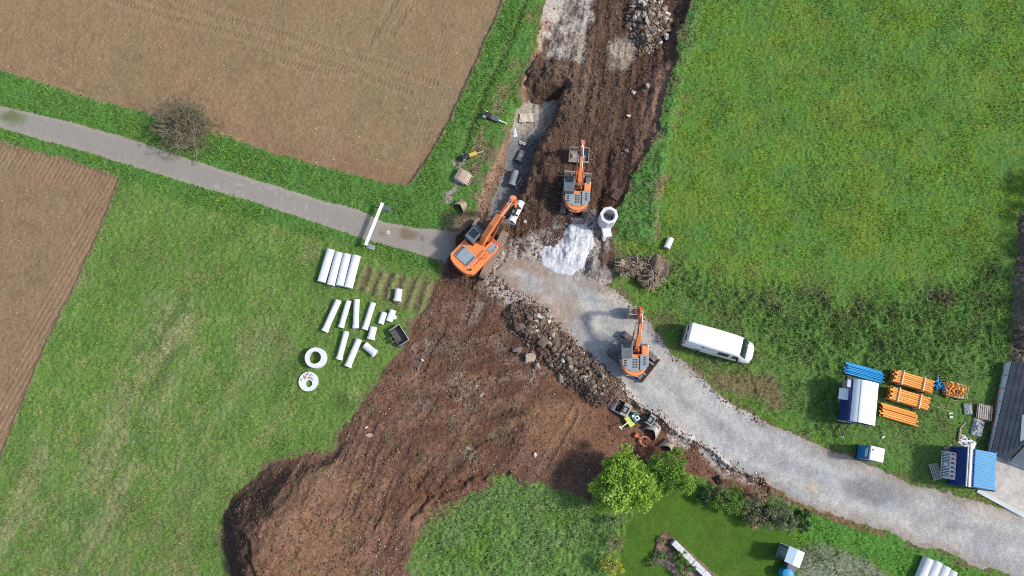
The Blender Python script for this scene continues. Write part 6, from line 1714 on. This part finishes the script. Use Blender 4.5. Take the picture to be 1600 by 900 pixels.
def tree(px_, py_, zc, dpx, hgt, label, m, seed, nclump=42, per=330, leaf=.13, cat='tree', name='broadleaf_tree', group=None, squash=(1, 1), rot=0, fill=.0, gaps=.5):
    """crown centre is seen at pixel (px_,py_) at height zc; dpx crown diameter in photo pixels"""
    c = P(px_, py_, zc); g = gz(c.x, c.y)
    rad = dpx / 2 / (F / (H - zc) * 1.0)
    rt = T(empty(name, (c.x, c.y, g)), label, cat, group)
    r = random.Random(seed); cl = []; limbs = []
    crown_c = Vector((0, 0, zc - g))
    for k in range(nclump):
        a = k * 2.39996 + r.uniform(-.3, .3); u = (k + .5) / nclump
        el = math.asin(1 - 1.55 * u) if fill == 0 else math.asin(1 - 1.8 * u)
        rr = rad * r.uniform(.55, .92)
        lob = 1 + .16 * math.sin(3 * a + seed) + .10 * math.sin(5 * a + 2 * seed)
        d = Vector((math.cos(a) * math.cos(el) * squash[0] * lob, math.sin(a) * math.cos(el) * squash[1] * lob, math.sin(el) * hgt / rad))
        d.rotate(Euler((0, 0, rot)))
        p = crown_c + d * rr
        if p.z < .15: p.z = .15 + r.random() * .2
        cl.append((tuple(p), rad * r.uniform(.17, .30), r.uniform(.25, .75))); limbs.append(p)
    leaves('crown', cl, per, leaf, m, rt, seed)
    mb = MB(); tr_h = max(.2, zc - g - hgt * .35)
    mb.tube([(0, 0, -.1), (.05 * rad, .03 * rad, tr_h * .5), (0, 0, tr_h)], [.07 * rad + .03, .055 * rad + .02, .04 * rad + .015], 9)
    for p in limbs[::2]:
        s = Vector((0, 0, tr_h * r.uniform(.55, 1.0))); mid_ = s.lerp(p, .5) + Vector((0, 0, .06 * rad))
        mb.tube([s, mid_, p], [.03 * rad + .008, .018 * rad + .006, .005], 5)
    mb.build('trunk', M['bark'], rt, smooth=60)
    return rt
M['leaf_lime'] = foliage_mat('lime_leaves', (.16, .30, .03), (.33, .50, .06), (.52, .62, .14))
M['leaf_mid'] = foliage_mat('mid_green_leaves', (.085, .19, .025), (.17, .32, .04), (.27, .42, .07))
M['leaf_dark'] = foliage_mat('dark_leaves', (.030, .070, .025), (.060, .12, .038), (.10, .165, .065))
M['leaf_olive'] = foliage_mat('olive_leaves', (.13, .16, .075), (.24, .26, .14), (.36, .35, .22))
M['leaf_autumn'] = foliage_mat('autumn_leaves', (.22, .18, .09), (.42, .33, .19), (.55, .44, .30))
M['leaf_brown'] = foliage_mat('brown_olive_leaves', (.11, .105, .055), (.20, .175, .10), (.30, .28, .14))
M['leaf_yellow'] = foliage_mat('yellow_leaves', (.28, .30, .03), (.5, .48, .06), (.64, .6, .12))
tree(976, 755, 2.4, 97, 1.9, 'tall lime green tree with a broad crown at the corner of the lawn', M['leaf_lime'], 3, 74, 460, .135)
tree(1043, 736, 1.9, 66, 1.3, 'rounded mid green tree right of the tall lime green tree', M['leaf_mid'], 5, 52, 560, .10)
tree(1072, 757, 1.3, 34, .8, 'small round yellowish green bush at the right of the two trees', M['leaf_lime'], 7, 26, 800, .075, cat='bush', name='round_bush')
HG = [(1102, 772, 26, .9, 'leaf_dark', 'dark green shrub first in the lawn hedge from the trees', 1, 900), (1127, 771, 24, 1.0, 'leaf_olive', 'greyish sprawling shrub between the dark shrub and the yellow green one', 2, 300), (1140, 781, 40, 1.1, 'leaf_mid', 'sprawling yellow green shrub in the middle of the lawn hedge', 11, 500),
      (1160, 793, 22, .8, 'leaf_yellow', 'small yellowish shrub at the lower side of the lawn hedge', 12, 400), (1174, 796, 36, 1.1, 'leaf_olive', 'grey olive shrub with thin leaves in the lawn hedge', 13, 330), (1186, 776, 22, 1.2, 'leaf_autumn', 'pinkish beige autumn shrub at the end of the red soil strip', 14, 330),
      (1182, 812, 26, 1.0, 'leaf_autumn', 'beige autumn shrub hanging over the lawn edge', 15, 330), (1196, 801, 24, .9, 'leaf_dark', 'darkest small shrub between the autumn shrub and the large grey bush', 16, 900), (1219, 806, 44, 1.5, 'leaf_olive', 'large rounded grey green bush near the right end of the lawn hedge', 17, 560), (1251, 812, 30, 1.2, 'leaf_dark', 'dark green rounded bush at the right end of the lawn hedge', 18, 1100)]
for x, y, d, h_, m, l, s, per in HG:
    tree(x, y, h_, d * 1.18, h_ * .75, l, M[m], 100 + s, 32, per * 1.6, .075 if m != 'leaf_autumn' else .085, cat='shrub', name='garden_shrub', fill=1, group='shrubs of the lawn hedge')
for x, y, d, h_, m, l, s, per in [(958, 812, 34, .9, 'leaf_olive', 'loose grey green shrub just below the tall lime green tree', 21, 330), (962, 848, 32, 1.0, 'leaf_autumn', 'brownish grey shrub at the left edge of the lawn', 22, 420), (955, 884, 38, 1.1, 'leaf_yellow', 'bright yellow shrub at the left lower edge of the lawn', 23, 600),
        (1034, 868, 16, .5, 'leaf_mid', 'small bright green plant at the left of the planting bed', 24, 900), (1022, 878, 18, .4, 'leaf_olive', 'silvery low plant spilling from the planting bed on the lawn', 25, 600), (1062, 870, 22, .6, 'leaf_mid', 'green shrub close behind the white stone wall', 26, 800), (1070, 888, 30, .8, 'leaf_mid', 'largest green shrub in the planting bed at the lower edge', 27, 800),
        (1036, 845, 14, .3, 'leaf_autumn', 'low reddish plant at the tip of the planting bed', 28, 500)]:
    tree(x, y, h_, d, h_ * .7, l, M[m], 200 + s, 22, per * 1.3, .07, cat='shrub', name='garden_shrub', fill=1)
# bare thorn bush by the lane
M['twig'] = mat('grey_twigs', (.30, .25, .19), (.22, .18, .135), scale=3, rough=.9, rnd=.1)
c = P(287, 196, 1.0); g = gz(c.x, c.y)
tb = T(empty('thorn_bush', (c.x, c.y, g)), 'bare grey brown thorn bush between the lane and the large field', 'bush')
r = random.Random(77); mb = MB(); cl = []
for k in range(760):
    a = r.random() * 6.283; el = r.uniform(.15, 1.45); L_ = r.uniform(1.2, 2.8)
    d = Vector((math.cos(a) * math.cos(el), math.sin(a) * math.cos(el), math.sin(el)))
    s = Vector((r.gauss(0, .55), r.gauss(0, .45), .05)); p1_ = s + d * L_ * .5 + Vector((r.gauss(0, .12), r.gauss(0, .12), .12)); p2_ = s + d * L_ + Vector((r.gauss(0, .3), r.gauss(0, .3), -.1 * r.random()))
    p2_.z = max(p2_.z, .05)
    mb.tube([s, p1_, p2_], [.022, .014, .005], 3)
    for _ in range(2):
        q_ = p1_.lerp(p2_, r.random()); e = q_ + Vector((r.gauss(0, .35), r.gauss(0, .35), r.gauss(.1, .2))); mb.tube([q_, e], [.010, .004], 3)
    if r.random() < .75: cl.append((tuple(p2_), r.uniform(.12, .26), r.random()))
mb.build('twigs', M['twig'], tb)
leaves('sparse_leaves', cl, 620, .055, M['leaf_brown'], tb, 5)
cl = [((-1.5 + r.gauss(0, .3), .1 + r.gauss(0, .25), .5), .3, .7) for _ in range(6)] + [((.25 + r.gauss(0, .3), -1.1 + r.gauss(0, .15), .5), .25, .8) for _ in range(5)]
leaves('ivy_leaves', cl, 420, .06, M['leaf_yellow'], tb, 6)

# ------------------------------------------------------------------ grubbed-out stumps
M['root'] = mat('dry_roots', (.42, .33, .23), (.30, .22, .15), scale=5, rough=.9, rnd=.1)
M['root_soil'] = mat('root_ball_soil', (.19, .14, .095), (.10, .072, .05), scale=3, rough=.95, bump=.8, bscale=7, rnd=.05)
def stump(px_, py_, R_, label, seed, dirs, nroot=70):
    c = P(px_, py_, .5); c.z = gz(c.x, c.y); r = random.Random(seed)
    rt = T(empty('tree_stump', c), label, 'stump', 'grubbed out stumps')
    bm = bmesh.new(); bmesh.ops.create_icosphere(bm, subdivisions=4, radius=1)
    co = np.array([v.co[:] for v in bm.verts], np.float32)
    nz_ = fbm(co[:, 0] * 1.3 + seed, co[:, 1] * 1.3 + co[:, 2] * 1.7, 1.0, 4, seed) 
    for v, k in zip(bm.verts, nz_): v.co = Vector((v.co.x * R_ * .92, v.co.y * R_ * .88, v.co.z * R_ * .55 + R_ * .3)) * (1 + .42 * float(k))
    me = bpy.data.meshes.new('root_ball'); bm.to_mesh(me); bm.free(); me.materials.append(M['root_soil'])
    o = bpy.data.objects.new('root_ball', me); COL.objects.link(o); o.parent = rt
    rt.scale = (1.18, .80, 1) if seed == 5 else (.84, 1.12, 1); rt.rotation_euler.z = .5 if seed == 5 else -.2
    mb = MB()
    for k in range(nroot):
        a = r.choice(dirs) + r.gauss(0, .6); rr_ = R_ * r.random() ** .5 * .9; L_ = R_ * (r.uniform(.25, .6) if k % 9 else r.uniform(.6, 1.0)); el = r.uniform(-.1, .5)
        s = Vector((math.cos(a) * rr_, math.sin(a) * rr_, R_ * (.22 + .62 * math.sqrt(max(0, 1 - (rr_ / R_) ** 2)))))
        a += r.gauss(0, 1.0)
        d = Vector((math.cos(a) * math.cos(el), math.sin(a) * math.cos(el), math.sin(el) * .5)); w0 = r.uniform(.012, .032) if k % 9 else r.uniform(.04, .07)
        pts = [s]
        for q_ in range(4):
            d = (d + Vector((r.gauss(0, .55), r.gauss(0, .55), r.gauss(-.2, .3)))).normalized(); pts.append(pts[-1] + d * L_ / 4); pts[-1].z = max(pts[-1].z, .06); pts[-1].xy *= min(1, 1.25 * R_ / max(pts[-1].xy.length, .01))
        mb.tube(pts, [w0, w0 * .85, w0 * .65, w0 * .45, w0 * .2], 5)
    mb.build('roots', M['root'], rt)
    return rt
st1 = stump(987, 415, 1.25, 'left stump with its upright broken trunk and curled roots beside the gravel road', 5, [R(160), R(60), R(-30), R(230), R(300)], 130)
mb = MB(); mb.tube([(-.6, .1, .5), (-.55, .6, .75), (-.5, 1.0, .85)], [.15, .16, .13], 8); mb.build('broken_trunk', M['root'], st1)
stump(1020, 424, 1.4, 'right stump with a thick fan of pale roots hanging down towards the road', 9, [R(-60), R(-100), R(-20), R(-75), R(60), R(150)], 190)

for k in range(16):
    x, y = random.gauss(1006, 22), random.gauss(423, 15); a = random.random() * 3.14; L_ = random.uniform(8, 20)
    ps = [G(x - math.cos(a) * L_ / 2, y - math.sin(a) * L_ / 2), G(x, y), G(x + math.cos(a) * L_ / 2, y + math.sin(a) * L_ / 2)]; c0 = ps[1].copy()
    pts = [p - c0 + Vector((random.gauss(0, .06), random.gauss(0, .06), random.uniform(.1, .55))) for p in ps]
    mb = MB(); mb.tube(pts, [random.uniform(.03, .07), .04, .015], 6); o = mb.build('dead_branch', M['root']); o.location = c0
    T(o, 'broken dead branch lying over the two grubbed out stumps', 'branch', 'dead branches on the stump heap')
# ------------------------------------------------------------------ garden wall of pale stone blocks
wp = [(1051, 846), (1066.5, 861.5), (1082, 878), (1098, 893), (1113, 908), (1130, 925)]
for i in range(5):
    a, b = P(*wp[i], .4), P(*wp[i + 1], .4); d = b - a; c = (a + b) / 2
    mb = MB(); n_ = 6
    mb.box((0, 0, 0), (d.length - .03, .52 if i else .48, .75))
    o = mb.build('stone_block', M['stone_grey'], bevel=.035); o.location = (c.x, c.y, gz(c.x, c.y) + .20); o.rotation_euler.z = math.atan2(d.y, d.x)
    T(o, ['first pale stone block of the garden wall, at its upper end by the bed tip', 'second pale stone block of the garden wall from its upper end', 'third pale stone block of the garden wall from its upper end', 'fourth pale stone block of the garden wall, cut by the lower picture edge', 'last pale stone block of the garden wall below the picture edge'][i], 'stone block', 'blocks of the garden wall')
# ------------------------------------------------------------------ dry bank and tall hedge at the right edge
heap_mesh('dry_bank', [(1592, 330), (1700, 330), (1700, 562), (1578, 566), (1574, 520), (1582, 450), (1588, 380)], .45, [(.12, .095, .07), (.19, .15, .11), (.09, .07, .05)], 'brown dry earth bank shaded by the hedge along the right edge', 'bank', 51, .16, .8, M['soil'], 10)
for k, (px_, py_) in enumerate([(1655, 292), (1658, 340), (1656, 385), (1657, 430), (1655, 475), (1656, 520)]):
    p = P(px_, py_, 0); z = 2.6
    pp = P(px_, py_, 0); 
    rt = tree(800 + F * (pp.x) / ((pp.y * ST + (H - z) * CT)), 450 - F * (pp.y * CT - (H - z) * ST) / (pp.y * ST + (H - z) * CT), z, 62, 2.3, 'tall dark hedge tree just beyond the right edge of the picture', M['leaf_dark'], 300 + k, 36, 260, .16, name='hedge_tree', group='hedge trees beyond the right edge', fill=1)
